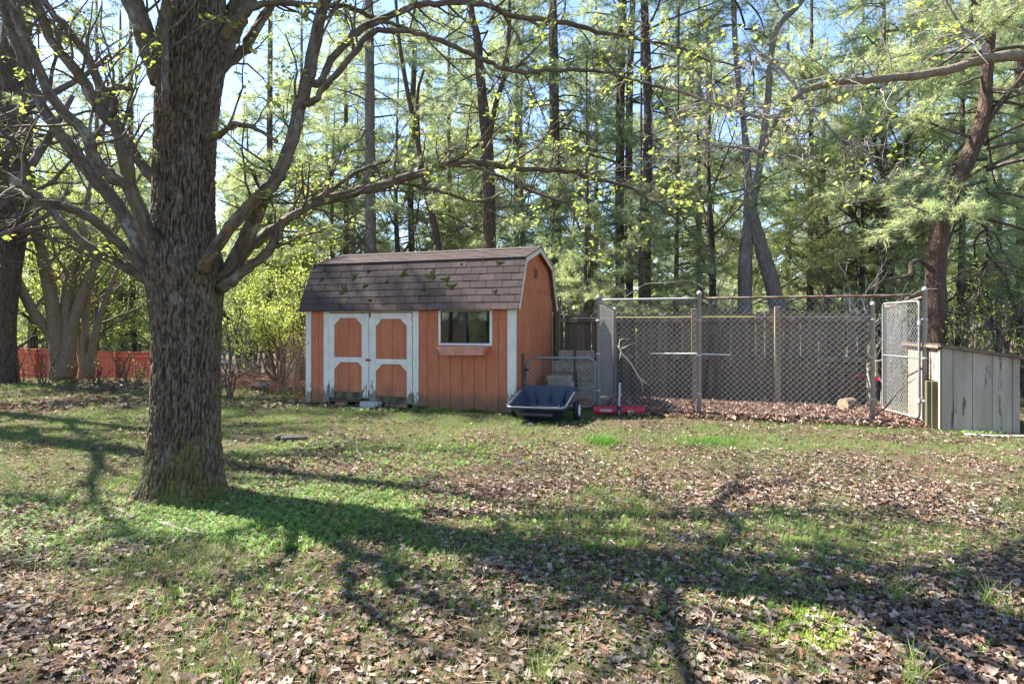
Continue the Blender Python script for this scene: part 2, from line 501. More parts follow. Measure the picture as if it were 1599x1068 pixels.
def glass_mat():
    m, nt, N = nodes('window_glass')
    out = _node(nt, 'ShaderNodeOutputMaterial'); t = _node(nt, 'ShaderNodeBsdfTransparent'); t.inputs[0].default_value = (.42, .46, .46, 1)
    g = _node(nt, 'ShaderNodeBsdfGlossy'); g.inputs['Roughness'].default_value = .03; g.inputs[0].default_value = (.9, .95, 1, 1)
    d = _node(nt, 'ShaderNodeBsdfDiffuse'); d.inputs[0].default_value = (.42, .44, .42, 1)
    fr = _node(nt, 'ShaderNodeFresnel'); fr.inputs[0].default_value = 1.5
    dirt = ramp(nt, [(.5, .005), (.85, .08)], tex(nt, coords(nt), 5, 6, .7))
    x = _node(nt, 'ShaderNodeMixShader'); nt.links.new(math_(nt, 'MULTIPLY', fr.outputs[0], 1.6, True), x.inputs[0])
    nt.links.new(t.outputs[0], x.inputs[1]); nt.links.new(g.outputs[0], x.inputs[2])
    y = _node(nt, 'ShaderNodeMixShader'); nt.links.new(dirt, y.inputs[0]); nt.links.new(x.outputs[0], y.inputs[1]); nt.links.new(d.outputs[0], y.inputs[2])
    nt.links.new(y.outputs[0], out.inputs[0])
    return m
M['pane'] = glass_mat()
M['dark_metal'] = pm('dark_window_metal', (.02, .022, .03), (.04, .042, .05), 10, .5, .05)
M['rust'] = pm('rusty_steel', (.12, .05, .03), (.24, .10, .05), 30, .8, .3)
M['terracotta'] = pm('faded_terracotta_plastic', (.45, .19, .13), (.58, .29, .22), 5, .7, .1, spots=((.30, .14, .10), 9, .60))
def shingle_mat():
    m, nt, N = nodes('asphalt_shingle')
    co = coords(nt, world=True)
    g = tex(nt, co, 170, 3, .8); b = tex(nt, co, 4.5, 4)
    c = ramp(nt, [(.3, (.024, .018, .016)), (.5, (.056, .041, .037)), (.72, (.13, .102, .09))], g)
    c = mixc(nt, ramp(nt, [(.42, 0.), (.7, .55)], b), c, (.10, .072, .07))
    l = tex(nt, co, 22, 6, .75); c = mixc(nt, ramp(nt, [(.64, 0.), (.70, .55)], l), c, (.27, .26, .24))
    c = objrand(nt, c, .13)
    return finish(m, nt, c, .95, bump=g, bs=.5, bd=.004, spec=.2)
M['shingle'] = shingle_mat()
M['moss'] = pm('roof_moss', (.05, .055, .018), (.10, .105, .036), 40, 1.0, .8, 90, spec=.1)

SHED_O = np.array([-3.74, 10.76, 0.0]); SL, SW = 3.96, 2.54
def sf(px, py=None):                     # picture point on the shed front -> local x, z
    t = on_line(SHED_O, px)
    if py is None: return t
    return t, CAM_H + (HOR - py) / FPX * (SHED_O[1] - .306 * t)
def sz_(px, py): return sf(px, py)[1]
rng = np.random.default_rng(11)
shed = thing('garden_shed', 'orange wooden barn-style shed with gambrel shingle roof and white double doors', 'shed', SHED_O, YAW)
def part(name, mat, parent, fn, smooth=False):
    mb = MB(); fn(mb); return mb.build(name, mat, parent, smooth)
EAVE_Z, BRK, RDG = 1.70, (0.33, 2.56), (1.27, 2.84)
prof = [(-.10, EAVE_Z), BRK, RDG, (2 * 1.27 - .33, 2.56), (SW + .10, EAVE_Z)]
def gab_z(y):                            # underside of the roof over the gable wall
    ys = [-.1, .33, 1.27, 2.21, 2.64]; zs = [1.70, 2.56, 2.84, 2.56, 1.70]
    return np.interp(y, ys, zs) - .03
def wall_board(x0, x1, z0, z1, y0=0.0, th=.014, name='siding_board'):
    mb = MB(); box2(mb, (x0 + .003, y0 - th, z0), (x1 - .003, y0, z1), .003)
    o = mb.build(name, M['orange'], front_wall); return o
# front wall: sheathing behind, siding boards before it, openings left free
front_wall = MB()
wx = {k: sf(v) for k, v in dict(l0=479, l1=487, f0=506.7, d0=515.5, dm=578, d1=645, f1=654.5, w0=686, w1=769.4, c0=793, c1=805).items()}
WZ0, WZ1 = 1.12, 1.70                    # window opening
WX0, WX1 = wx['w0'] + .02, wx['w1'] - .02
for lo, hi in (((.0, .0, .05), (wx['d0'], .03, 1.72)), ((wx['d0'], .0, 1.645), (wx['d1'], .03, 1.72)), ((wx['d1'], .0, .05), (WX0, .03, 1.72)),
               ((WX0, .0, .05), (WX1, .03, WZ0 + .02)), ((WX1, .0, .05), (SL, .03, 1.72))):
    box2(front_wall, lo, hi, .001)
front_wall = front_wall.build('front_wall', M['interior'], shed)
wall_board(wx['l1'], sf(498), .03, 1.70); wall_board(sf(498), wx['f0'], .025, 1.70)
gx = [wx['f1'], sf(667.6), sf(685.5), sf(703.4), sf(722.3), sf(740.8), sf(760), sf(778.9), wx['c0']]
for a, b in zip(gx[:-1], gx[1:]):
    zb = .0 + rng.uniform(-.005, .012)
    if b <= wx['w0'] + .02 or a >= wx['w1'] - .02: wall_board(a, b, zb, 1.70)
    else:
        e = wx['w1'] - .02
        if a < e < b: wall_board(a, e + .003, zb, WZ0 + .01); wall_board(e - .003, b, zb, 1.70)
        else: wall_board(a, b, zb, WZ0 + .01)
# gable walls (right one is seen), two tiers of boards
def gable(x, sgn, name):
    g = MB()
    ys = np.array([0.0, .33, 1.27, 2.21, SW]); 
    poly = [(0.002, .05)] + [(float(np.clip(y, .002, SW - .002)), float(gab_z(y)) - .004) for y in ys] + [(SW - .002, .05)]
    prism(g, poly, x - sgn * .03, x, 'yz')
    g = g.build(name, M['interior'], shed)
    n = 12; e = np.linspace(0.012, SW, n + 1)
    for a, b in zip(e[:-1], e[1:]):
        for lo, hi in ((.02 + rng.uniform(-.01, .01), 2.035), (2.04, None)):
            mb = MB(); a2, b2 = a + .003, b - .003
            if hi is None:                    # keep to where the roof is above this tier
                ym = -.1 + (lo + .04 - 1.70) / .86 * .43
                a2, b2 = max(a2, ym), min(b2, SW - ym)
                if b2 - a2 < .02: continue
            ks = sorted({a2, b2, *[k for k in (.33, 1.27, 2.21) if a2 < k < b2]})
            if hi is None:
                tops = [(k, float(gab_z(k))) for k in ks]
            else:
                tops = [(k, min(hi, float(gab_z(k)))) for k in ks]
            prism(mb, [(a2, lo), (b2, lo)] + tops[::-1], x, x + sgn * .012, 'yz')
            mb.build('siding_board', M['orange'], g)
    return g
gable(SL, 1, 'gable_wall'); gable(0.0, -1, 'gable_wall')
part('back_wall', M['orange'], shed, lambda m: box2(m, (.01, SW - .03, .02), (SL - .01, SW, 1.70), .002))
part('floor', M['interior'], shed, lambda m: box2(m, (.03, .03, .06), (SL - .03, SW - .035, .12), .002))
# corner trim
part('corner_trim', M['white'], shed, lambda m: box2(m, (wx['l0'] - .0, -.03, .02), (wx['l1'], .001, 1.70)))
part('corner_trim', M['white'], shed, lambda m: box2(m, (wx['c0'], -.03, .01), (SL + .034, .001, 1.70)))
part('corner_trim', M['white'], shed, lambda m: box2(m, (SL + .013, -.001 + .003, .02), (SL + .033, .05, 1.70)))
part('corner_trim', M['cream'], shed, lambda m: box2(m, (SL + .0125, SW - .06, .02), (SL + .032, SW + .02, 1.70)))
# door surround
ds = part('door_surround', M['cream'], shed, lambda m: box2(m, (wx['f0'] - .005, -.034, 1.655), (wx['f1'] + .01, .0, 1.70)))
part('jamb', M['white'], ds, lambda m: box2(m, (wx['f0'], -.03, .01), (wx['d0'] - .004, .0, 1.654)))
part('jamb', M['white'], ds, lambda m: box2(m, (wx['d1'] + .004, -.03, .005), (wx['f1'], .0, 1.654)))
def make_door(x0, x1, pl, pr, zb, zoff, name):
    """x0,x1 outer; pl,pr panel edges; boards + white battens"""
    d = MB(); box2(d, (x0, -.012, zb), (x1, .02, 1.645), .002); d = d.build('door', M['interior'], shed)
    y0, y1 = -.022, -.0125
    zt, zm1, zm0 = 1.555 + zoff, .86 + zoff, .77 + zoff; kick = zb + .13
    n = 3; gr = [x0 + .001, pl + (pr - pl) * .13, pl + (pr - pl) * .52, pl + (pr - pl) * .9, x1 - .001]
    for a, b in zip(gr[:-1], gr[1:]):
        part('panel_board', M['orange'], d, lambda m: box2(m, (a + .002, y0, kick), (b - .002, y1, 1.62), .002))
    part('kick_board', M['rotten'], d, lambda m: box2(m, (pl - .02, y0 - .012, zb - .005), (pr + .01, y1, kick - .004), .004))
    f0 = -.042
    part('stile', M['white'], d, lambda m: box2(m, (x0 + .002, f0, zb + .02), (pl, y0 - .0005, 1.64), .004))
    part('stile', M['white'], d, lambda m: box2(m, (pr, f0, zb + .03), (x1 - .002, y0 - .0005, 1.64), .004))
    part('rail', M['white'], d, lambda m: box2(m, (pl + .001, f0 + .003, zt), (pr - .001, y0 - .0005, 1.638), .004))
    part('rail', M['white'], d, lambda m: box2(m, (pl + .001, f0 + .003, zm0), (pr - .001, y0 - .0005, zm1), .004))
    c = .125
    for (xx, zz, sx, sz) in ((pl, zt, 1, -1), (pr, zt, -1, -1), (pl, zm0, 1, -1), (pr, zm0, -1, -1)):
        cc = c if not (name == 'l' and sx < 0 and zz == zm0) else .07
        part('corner_gusset', M['white'], d, lambda m: prism(m, [(xx + sx * .001, zz - .001), (xx + sx * cc, zz - .001), (xx + sx * .001, zz - cc)], f0 + .004, y0 - .0005, 'xz'))
    return d
dl = make_door(wx['d0'], wx['dm'] - .004, sf(523.8), sf(566.8), .115, .0, 'l')
dr = make_door(wx['dm'], wx['d1'], sf(588.6), sf(636.9), .06, -.02, 'r')
part('hasp', M['rust'], dl, lambda m: (box2(m, (wx['dm'] - .06, -.056, .80), (wx['dm'] + .035, -.046, .835), .002), box2(m, (wx['dm'] - .045, -.066, .806), (wx['dm'] - .015, -.054, .829), .003)))
part('latch', M['rust'], dr, lambda m: (box2(m, (wx['dm'] + .012, -.055, 1.56), (wx['dm'] + .032, -.0425, 1.64), .002)))
# window
win = part('window', M['white'], shed, lambda m: [box2(m, a, b, .004) for a, b in (
    ((wx['w0'] , -.045, 1.66), (wx['w1'], .0, 1.70)), ((wx['w0'], -.045, 1.085), (wx['w1'], .0, 1.125)),
    ((wx['w0'], -.045, 1.126), (wx['w0'] + .04, .0, 1.659)), ((wx['w1'] - .04, -.045, 1.126), (wx['w1'], .0, 1.659)))])
xm = sf(727)
part('mullion', M['dark_metal'], win, lambda m: box2(m, (xm - .022, -.036, 1.127), (xm + .022, -.006, 1.658), .003))
part('sash', M['dark_metal'], win, lambda m: [box2(m, a, b, .002) for a, b in (
    ((wx['w0'] + .042, -.03, 1.127), (xm - .024, -.01, 1.143)), ((wx['w0'] + .042, -.03, 1.643), (xm - .024, -.01, 1.657)), ((wx['w0'] + .042, -.03, 1.144), (wx['w0'] + .056, -.01, 1.642)))])
part('sash', M['dark_metal'], win, lambda m: [box2(m, a, b, .002) for a, b in (
    ((xm + .024, -.025, 1.127), (wx['w1'] - .042, -.008, 1.14)), ((xm + .024, -.025, 1.645), (wx['w1'] - .042, -.008, 1.657)), ((wx['w1'] - .055, -.025, 1.141), (wx['w1'] - .042, -.008, 1.644)))])
part('pane', M['pane'], win, lambda m: box2(m, (wx['w0'] + .057, -.022, 1.144), (xm - .023, -.018, 1.642), .0005))
part('pane', M['pane'], win, lambda m: box2(m, (xm + .023, -.018, 1.141), (wx['w1'] - .056, -.014, 1.644), .0005))
# planter under the window: tapered, open on top, sagging to one end
def planter(m):
    a, b = sf(690), sf(762.4); top, bot = 1.075, .93
    T = np.array([(a, -.20), (b, -.20), (b, -.02), (a, -.02)]); B = np.array([(a + .06, -.185), (b - .04, -.185), (b - .04, -.03), (a + .06, -.03)])
    def ring(q, z, s=1.0, dz=0.0):
        c = q.mean(0); q2 = c + (q - c) * s
        return np.column_stack([q2, z + dz + (q2[:, 0] - a) * .008])
    rings = [ring(B, bot), ring(T, top - .03), ring(T, top - .03, 1.03), ring(T, top, 1.03), ring(T, top, .96), ring(B, bot + .02, .95)]
    v = np.vstack(rings); k = np.arange(4); k2 = (k + 1) % 4
    f = np.vstack([np.column_stack([r * 4 + k, r * 4 + k2, (r + 1) * 4 + k2, (r + 1) * 4 + k]) for r in range(5)])
    m.add(v, [f, [3, 2, 1, 0], [20, 21, 22, 23]])
part('window_box', M['terracotta'], shed, planter)
# louvre vent in the gable
vent = part('gable_vent', M['rust'], shed, lambda m: box2(m, (SL + .0125, 1.16, 2.28), (SL + .016, 1.38, 2.46), .001))
for k in range(4):
    part('slat', M['rust'], vent, lambda m: box2(m, (SL + .0165, 1.165 + k * .056, 2.285), (SL + .026, 1.165 + k * .056 + .036, 2.455), .002))
# roof: deck, shingles one by one on the side that is seen
OV = .12
roof = MB()
for (y0, z0), (y1, z1) in zip(prof[:-1], prof[1:]):
    a = np.array([y0, z0]); b = np.array([y1, z1]); d = (b - a) / np.linalg.norm(b - a); nrm = np.array([-d[1], d[0]])
    if nrm[1] < 0: nrm = -nrm
    prism(roof, [a, b, b - nrm * .022, a - nrm * .022], -OV + .005, SL + OV - .005, 'yz')
roof = roof.build('roof', M['interior'], shed)
def sheet_of_shingles(a, b, nrow, seed):
    r = np.random.default_rng(seed)
    a = np.array([0, *a]); b = np.array([0, *b]); d = b - a; Ls = np.linalg.norm(d); d /= Ls
    ex = np.array([1., 0, 0]); nn = np.cross(ex, d)
    if nn[2] < 0: nn = -nn
    ey = np.cross(nn, ex)
    e = Ls / nrow; tw = .285
    base = MB(); tilt = .007 / e
    ax = np.array([ex, ey * math.cos(tilt) + (-nn) * math.sin(tilt), nn * math.cos(tilt) + ey * math.sin(tilt)])
    box(base, (0, 0, 0), (tw - .006, e + .03, .007), .002, ax=ax)
    shared = base.mesh('shingle'); shared.materials.append(M['shingle'])
    for i in range(nrow):
        off = (i % 2) * tw * .5 + r.uniform(-.02, .02)
        x = -OV - off
        while x < SL + OV - .01:
            x0, x1 = max(x, -OV), min(x + tw, SL + OV)
            if x1 - x0 > .03:
                c = a + d * (e * (i + .5) - .015) + nn * (.010 + r.uniform(0, .003)) + ex * (x0 + x1) / 2
                if x1 - x0 < tw - .01:
                    mb = MB(); box(mb, (0, 0, 0), (x1 - x0 - .006, e + .03, .007), .002, ax=ax); me = mb.mesh('shingle'); me.materials.append(M['shingle'])
                else: me = shared
                o = bpy.data.objects.new('shingle', me); COL.objects.link(o); o.parent = roof; o.location = c
                o.rotation_euler = (r.uniform(-.006, .006), r.uniform(-.004, .004), r.uniform(-.008, .008))
            x += tw
sheet_of_shingles(prof[0], prof[1], 7, 3)
sheet_of_shingles(prof[1], prof[2], 7, 4)
for a, b in ((prof[2], prof[3]), (prof[3], prof[4])):
    q = MB(); prism(q, [a, b, (b[0], b[1] + .012), (a[0], a[1] + .012)], -OV, SL + OV, 'yz'); q.build('roof_covering', M['shingle'], roof)
part('ridge_cap', M['shingle'], roof, lambda m: prism(m, [(1.10, 2.815), (1.27, 2.865), (1.44, 2.815), (1.27, 2.852)], -OV, SL + OV, 'yz'))
M['drip'] = pm('weathered_roof_edge', (.02, .018, .018), (.07, .06, .055), 12, .9, .3)
part('eave_edge', M['drip'], roof, lambda m: box2(m, (-OV, -.115, EAVE_Z - .028), (SL + OV, -.092, EAVE_Z + .004), .003))
part('soffit', M['cream'], roof, lambda m: box2(m, (-OV + .02, -.09, EAVE_Z - .018), (SL + OV - .02, .02, EAVE_Z - .004), .002))
for xx, sg in ((SL + OV, 1), (-OV, -1)):   # rake boards under the roof edges
    for a, b in zip(prof[:-1], prof[1:]):
        a = np.array(a); b = np.array(b); d = (b - a) / np.linalg.norm(b - a); n2 = np.array([-d[1], d[0]]); n2 = n2 if n2[1] > 0 else -n2
        q = MB(); lo = .004; prism(q, [a - n2 * lo + d * .004, b - n2 * lo - d * .004, b - n2 * .085 - d * .004, a - n2 * .085 + d * .004], xx - sg * .022, xx - sg * .004, 'yz')
        q.build('rake_board', M['cream'], roof)
# moss cushions
def moss(px, py, w, h, seed):
    t, z = sf(px, py); f = (z - EAVE_Z) / (BRK[1] - EAVE_Z)
    # the slope lies behind the wall plane: solve again on it
    for _ in range(3):
        yy = -.1 + f * .43; o = SHED_O + UY * yy; t = on_line(o, px); z = CAM_H + (HOR - py) / FPX * (o[1] - .306 * t); f = (z - EAVE_Z) / (BRK[1] - EAVE_Z)
    d = np.array([0, .43, .86]); d /= np.linalg.norm(d); n = np.array([0, -d[2], d[1]])
    r = np.random.default_rng(seed); k = int(60 + 500 * w * h * 100); k = min(int(k * 1.8), 700)
    th = r.uniform(0, 2 * PI, k); rr = np.minimum(np.abs(r.normal(0, .5, k)), 1.1); lob = .65 + .35 * np.sin(3 * th + seed)
    p = np.array([t, -.1 + f * .43, z]) + np.outer(rr * lob * np.cos(th) * w, [1, 0, 0]) + np.outer(rr * lob * np.sin(th) * h, d) + n * .015
    m = MB(); s = r.uniform(.010, .019, k) * np.maximum(1.15 - .5 * rr, .35)
    ico = np.array([(1, 0, 0), (-1, 0, 0), (0, 1, 0), (0, -1, 0), (0, 0, 1), (0, 0, -1)], float)
    fc = [np.array([(0, 2, 4), (2, 1, 4), (1, 3, 4), (3, 0, 4), (2, 0, 5), (1, 2, 5), (3, 1, 5), (0, 3, 5)])]
    scatter(m, ico, fc, p, rots(r.uniform(0, 6, k), r.uniform(0, 6, k), r.uniform(0, 6, k)), s, np.ones((k, 3)))
    m.build('moss_patch', M['moss'], roof)
for i, q in enumerate(((553.5, 432, .085, .09), (570, 446.5, .07, .07), (538.5, 452.5, .12, .12), (631, 428, .10, .09), (674, 430, .13, .15), (696.5, 436.5, .11, .06), (705, 447, .13, .07),
                       (780, 411, .09, .05), (575, 423, .05, .05), (605, 440, .03, .05), (662, 452, .06, .05), (773, 456, .05, .05), (578, 469, .05, .03), (503, 436, .04, .06), (492, 418, .03, .06), (721, 413, .02, .02))):
    moss(*q, i)

# things on the ground before the doors
M['concrete'] = pm('weathered_concrete', (.22, .195, .155), (.40, .35, .285), 9, .95, .5, 70, rand=.18, spots=((.13, .12, .08), 5, .58), bd=.01)
M['concrete_pale'] = pm('pale_concrete', (.33, .33, .33), (.46, .45, .44), 12, .95, .4, 80, rand=.1)
M['brick'] = pm('red_brick', (.22, .085, .06), (.36, .16, .11), 14, .95, .4, 60, rand=.25)
M['slate'] = pm('grey_slab', (.15, .15, .155), (.27, .26, .26), 8, .9, .3, 50)
def solo(name, mat, label, cat, fn, group=None, kind=None, loc=None, rz=0.0, smooth=False):
    mb = MB(); fn(mb); o = mb.build(name, mat, None, smooth)
    if loc is not None: o.location = tuple(float(c) for c in loc)
    o.rotation_euler = (0, 0, rz)
    return tag(o, label, cat, group, kind)
def yl(p, s, t, z=0.0): return np.asarray(p) + UX * s + UY * t + np.array([0, 0, z])
def shed_pt(px, y, z=0.0):
    o = SHED_O + UY * y; return yl(o, on_line(o, px), 0, z)
def hollow_block(m, L=.39, W=.19, H=.19):
    """concrete block with two cores open top and bottom"""
    t = .03; b = .004
    ox = [-L/2, L/2]; cy = W/2 - t
    cores = [(-L/2 + t, -t * .5), (t * .5, L/2 - t)]
    for y in (-W/2 + t/2, W/2 - t/2): box(m, (0, y, H/2), (L, t, H), b)
    for x in (-L/2 + t/2, 0, L/2 - t/2): box(m, (x, 0, H/2), (t, W - 2*t - .0004, H - .002), b * .5)
solo('concrete_block', M['concrete_pale'], 'pale grey concrete block lying as a step before the shed doors', 'block',
     lambda m: box(m, (0, 0, .05), (.34, .17, .10), .005), loc=shed_pt(579, -.14, .0), rz=YAW + .03)
for px, lab in ((533, 'red brick tucked under the left door of the shed'), (627.5, 'red brick tucked under the right door of the shed')):
    solo('brick', M['brick'], lab, 'brick', lambda m: box(m, (0, 0, .03), (.21, .10, .06), .006), loc=shed_pt(px, -.06, .0), rz=YAW)
solo('stone_slab', M['slate'], 'flat grey slab in the grass before the shed doors', 'slab', lambda m: box(m, (0, 0, .008), (.42, .13, .03), .008), loc=shed_pt(556, -.36, 0), rz=YAW - .1)

# ================================================================ KENNEL
M['galv'] = pm('galvanised_steel', (.30, .305, .315), (.44, .445, .455), 30, .55, .05, metallic=.1, spec=.5)
M['galv_wire'] = pm('galvanised_wire', (.30, .295, .28), (.46, .45, .43), 40, .55, .0, metallic=.2)
M['galv_rust'] = pm('rusting_steel', (.20, .14, .11), (.30, .26, .235), 12, .7, .1, metallic=.3, spots=((.15, .075, .048), 6, .46))
M['galv_dull'] = pm('dull_galvanised_steel', (.15, .152, .155), (.24, .242, .245), 30, .65, .05, metallic=.1)
K0 = np.array([1.42, 9.70, 0.0]); KD = 1.95
def kf(px): return on_line(K0, px)
KH = 1.84
kennel = thing('dog_kennel', 'galvanised chain-link dog run with rusty top rail before the wooden fence', 'dog run', K0, YAW)
def chain_link(m, o, ex, L, H, D=.086, r=.0025, z0=.03, rng=None, wav=.006):
    o = np.asarray(o, float); ex = np.asarray(ex, float); ez = np.array([0, 0, 1.]); nn = np.cross(ex, ez)
    nz = int(H / (D / 2)); nx = int(L / (D / 2)) ; dx = L / nx
    z = z0 + np.arange(nz + 1) * (H / nz)
    for i in range(nx):
        k = (np.arange(nz + 1) + i) % 2
        x = (i + k) * dx + np.where(k == 1, .0012, -.0012)
        y = np.where(k == 1, .0028, -.0028) + wav * np.sin(x * 3.1) * np.sin(z * 2.3)
        tube(m, o + np.outer(x, ex) + np.outer(y, nn) + np.outer(z, ez), r, 4, cap=False)
EX, EY = np.array([1., 0, 0]), np.array([0, 1., 0])
def post(parent, x, y, h, r=.032, name='post', mat=None):
    mb = MB(); lathe(mb, [(r, -.1), (r, h), (r * 1.18, h), (r * 1.18, h + .02), (r * .95, h + .045), (r * .3, h + .06)], 14, (x, y, 0)); return mb.build(name, mat or M['galv'], parent, True)
t1, t2, t3 = kf(1092), kf(1362), kf(1444)
post(kennel, 0, 0, 1.86, .027); post(kennel, t1, 0, 1.90, .033); post(kennel, t2, -.02, 1.70, .029); post(kennel, t3, 0, 1.90, .031)
post(kennel, 0.02, KD - .12, 1.72, .028); post(kennel, t3, KD - .1, 1.72, .028)
def rail(parent, a, b, r=.017, mat='galv', name='rail'):
    mb = MB(); tube(mb, spline([a, b], 8), r, 10); return mb.build(name, M[mat], parent, True)
rail(kennel, (.02, 0, KH), (t1 - .02, 0, KH), mat='galv', name='top_rail'); rail(kennel, (t1 + .02, 0, KH), (t3 - .02, 0, KH), mat='galv_rust', name='top_rail')
rail(kennel, (0, .02, KH - .02), (.02, KD - .12, KH - .12), .018, name='top_rail'); rail(kennel, (t3, .02, KH - .02), (t3, KD - .12, KH - .12), .018, 'galv_rust', name='top_rail')
rail(kennel, (t2 - .95, -.01, .035), (t3, -.01, .03), .022, name='bottom_rail')
for nm, o, e, L, H in (('wire_mesh', (.03, 0, 0), EX, t1 - .06, KH - .04), ('wire_mesh', (t1 + .03, 0, 0), EX, t2 - t1 - .06, KH - .04), ('wire_mesh', (0, .03, 0), EY, KD - .18, KH - .1), ('wire_mesh', (t3, .75, 0), EY, KD - .9, KH - .1)):
    mb = MB(); chain_link(mb, o, e, L, H); tag(mb.build(nm, M['galv_wire'], kennel, True), kind='stuff')
# ties: short clamps on the posts
for x in (0, t1, t2, t3):
    for z in (.35, .95, 1.5):
        mb = MB(); lathe(mb, [(.036, -.012), (.038, 0), (.036, .012)], 12, (x, 0 if x != t2 else -.02, z)); mb.build('clamp', M['galv'], kennel, True)
# gate, swung inward about the right corner post
gate = thing('kennel_gate', 'chain-link gate standing open inward at the right end of the dog run', 'gate', yl(K0, t3 - .05, .05), YAW + math.radians(180 - 78))
gw, gh = .98, 1.66
def gate_frame(m, w, h, r, rc=.06, z0=.1):
    c = []
    for (cx, cz, a0) in ((w - rc, z0 + rc, -90), (w - rc, z0 + h - rc, 0), (rc, z0 + h - rc, 90), (rc, z0 + rc, 180)):
        for a in np.linspace(a0, a0 + 90, 5): c.append((cx + rc * math.cos(math.radians(a)), 0, cz + rc * math.sin(math.radians(a))))
    tube(m, c, r, 10, closed=True)
part('frame', M['galv_dull'], gate, lambda m: gate_frame(m, gw, gh, .017), True)
part('cross_bar', M['galv_dull'], gate, lambda m: tube(m, [(.0, 0, .95), (gw * .4, 0, .95), (gw, 0, .95)], .012, 8), True)
tag(part('wire_mesh', M['galv_wire'], gate, lambda m: chain_link(m, (.02, 0, .1), EX, gw - .04, gh - .03, D=.07), True), kind='stuff')
for z in (.35, 1.45): part('hinge', M['galv'], gate, lambda m: lathe(m, [(.03, z - .03), (.03, z + .03)], 10, (-.01, 0, 0)))
part('latch', M['galv_rust'], gate, lambda m: box2(m, (gw - .02, -.05, 1.02), (gw + .07, -.02, 1.05), .004))
# low gate between shed and kennel, with its own post
lg_o = np.array([.26, 9.92, 0]); lgw = float(np.linalg.norm(K0[:2] - lg_o[:2])) - .05
lgate = thing('low_gate', 'low rounded chain-link gate closing the gap between shed and dog run', 'gate', lg_o, math.atan2(K0[1] - lg_o[1], K0[0] - lg_o[0]))
part('frame', M['galv_dull'], lgate, lambda m: gate_frame(m, lgw, .80, .021, .13, .08), True)
tag(part('wire_mesh', M['galv_wire'], lgate, lambda m: chain_link(m, (.02, 0, .1), EX, lgw - .04, .70, D=.08), True), kind='stuff')
part('latch', M['dark_metal'], lgate, lambda m: (box2(m, (-.05, -.03, .66), (.02, .01, .70), .004), box2(m, (-.06, -.012, .5), (-.04, .0, .74), .003)))
M['grey_wood'] = pm('weathered_grey_wood', (.08, .065, .052), (.20, .165, .135), 7, .95, .5, 45, (1, 1, .12), rand=.16, spots=((.075, .075, .05), 4, .60))
M['fence_wood'] = pm('weathered_fence_board', (.07, .052, .039), (.175, .132, .10), 7, .95, .5, 45, (1, 1, .10), rand=.24, spots=((.11, .10, .075), 3, .58))
M['post_wood'] = pm('tan_post_wood', (.15, .11, .08), (.27, .205, .15), 7, .95, .4, 45, (1, 1, .12), rand=.1)
M['green_wood'] = pm('treated_green_wood', (.075, .07, .035), (.16, .15, .08), 6, .9, .4, 40, (1, 1, .12))
solo('wooden_post', M['grey_wood'], 'weathered wooden post by the shed corner carrying the low gate', 'post', lambda m: box(m, (0, 0, .45), (.07, .07, 1.0), .006, jit=.002, rng=rng), loc=(.17, 9.94, 0), rz=YAW)

# ---------------------------------------------------------------- wooden fence behind
F0 = yl(K0, 0, KD)
fence = thing('wooden_fence', 'weathered grey wooden picket fence behind the dog run', 'fence', F0, YAW)
FA, FB = -1.24, on_line(F0, 1358)
x = FA; pick = []
for v in range(4):
    mb = MB(); r = np.random.default_rng(40 + v); w = .138; h = 1.66
    prism(mb, [(-w/2, .03), (w/2, .03), (w/2 - .004*v, h - .03), (w/2 - .02 - .005*v, h), (-w/2 + .012, h - .006*v), (-w/2, h - .025)], 0, .018, 'xz'); me = mb.mesh('picket'); me.materials.append(M['fence_wood']); pick.append(me)
while x < FB:
    o = bpy.data.objects.new('picket', pick[rng.integers(4)]); COL.objects.link(o); o.parent = fence
    o.location = (x, .0 + rng.uniform(0, .006), rng.uniform(-.03, .025)); o.rotation_euler = (0, rng.normal(0, .006), rng.normal(0, .02))
    x += .141 + max(0, rng.normal(.001, .007))
for z in (.83, 1.53):
    a = FA
    while a < FB:
        b = min(a + 2.4, FB); part('rail', M['grey_wood'], fence, lambda m: box2(m, (a + .004, -.042, z - .045), (b - .004, -.002, z + .045), .004)); a = b
for px, h, w, mt in ((873, 1.72, .09, 'green_wood'), (1084, 1.74, .10, 'post_wood'), (1213, 1.76, .10, 'post_wood')):
    t = on_line(F0, px); part('post', M[mt], fence, lambda m: box2(m, (t - w/2, -.145, -.05), (t + w/2, -.045, h), .006))
part('brace_board', M['fence_wood'], fence, lambda m: beam(m, (on_line(F0, 1105), -.09, .05), (on_line(F0, 1118), -.06, 1.25), .11, .02, up=(0, 1, 0)))
solo('plastic_pipe', pm('white_pipe', (.55, .54, .50), (.68, .67, .63), 6, .5, .05), 'thin white pipe resting on the fence rail inside the dog run', 'pipe',
     lambda m: tube(m, [yl(F0, on_line(F0, 1015), -.06, .892), yl(F0, on_line(F0, 1083), -.16, .90), yl(F0, on_line(F0, 1140), -.075, .885)], .013, 8), smooth=True)
solo('yellow_rope', pm('yellow_rope', (.40, .34, .07), (.55, .48, .12), 40, .8, .2), 'yellow rope strung along the top of the wooden fence', 'rope',
     lambda m: tube(m, spline([yl(F0, on_line(F0, p), -.055, z) for p, z in ((962, 1.588), (1000, 1.583), (1040, 1.584), (1072, 1.587), (1130, 1.585), (1180, 1.583))], 5), .007, 6), smooth=True)

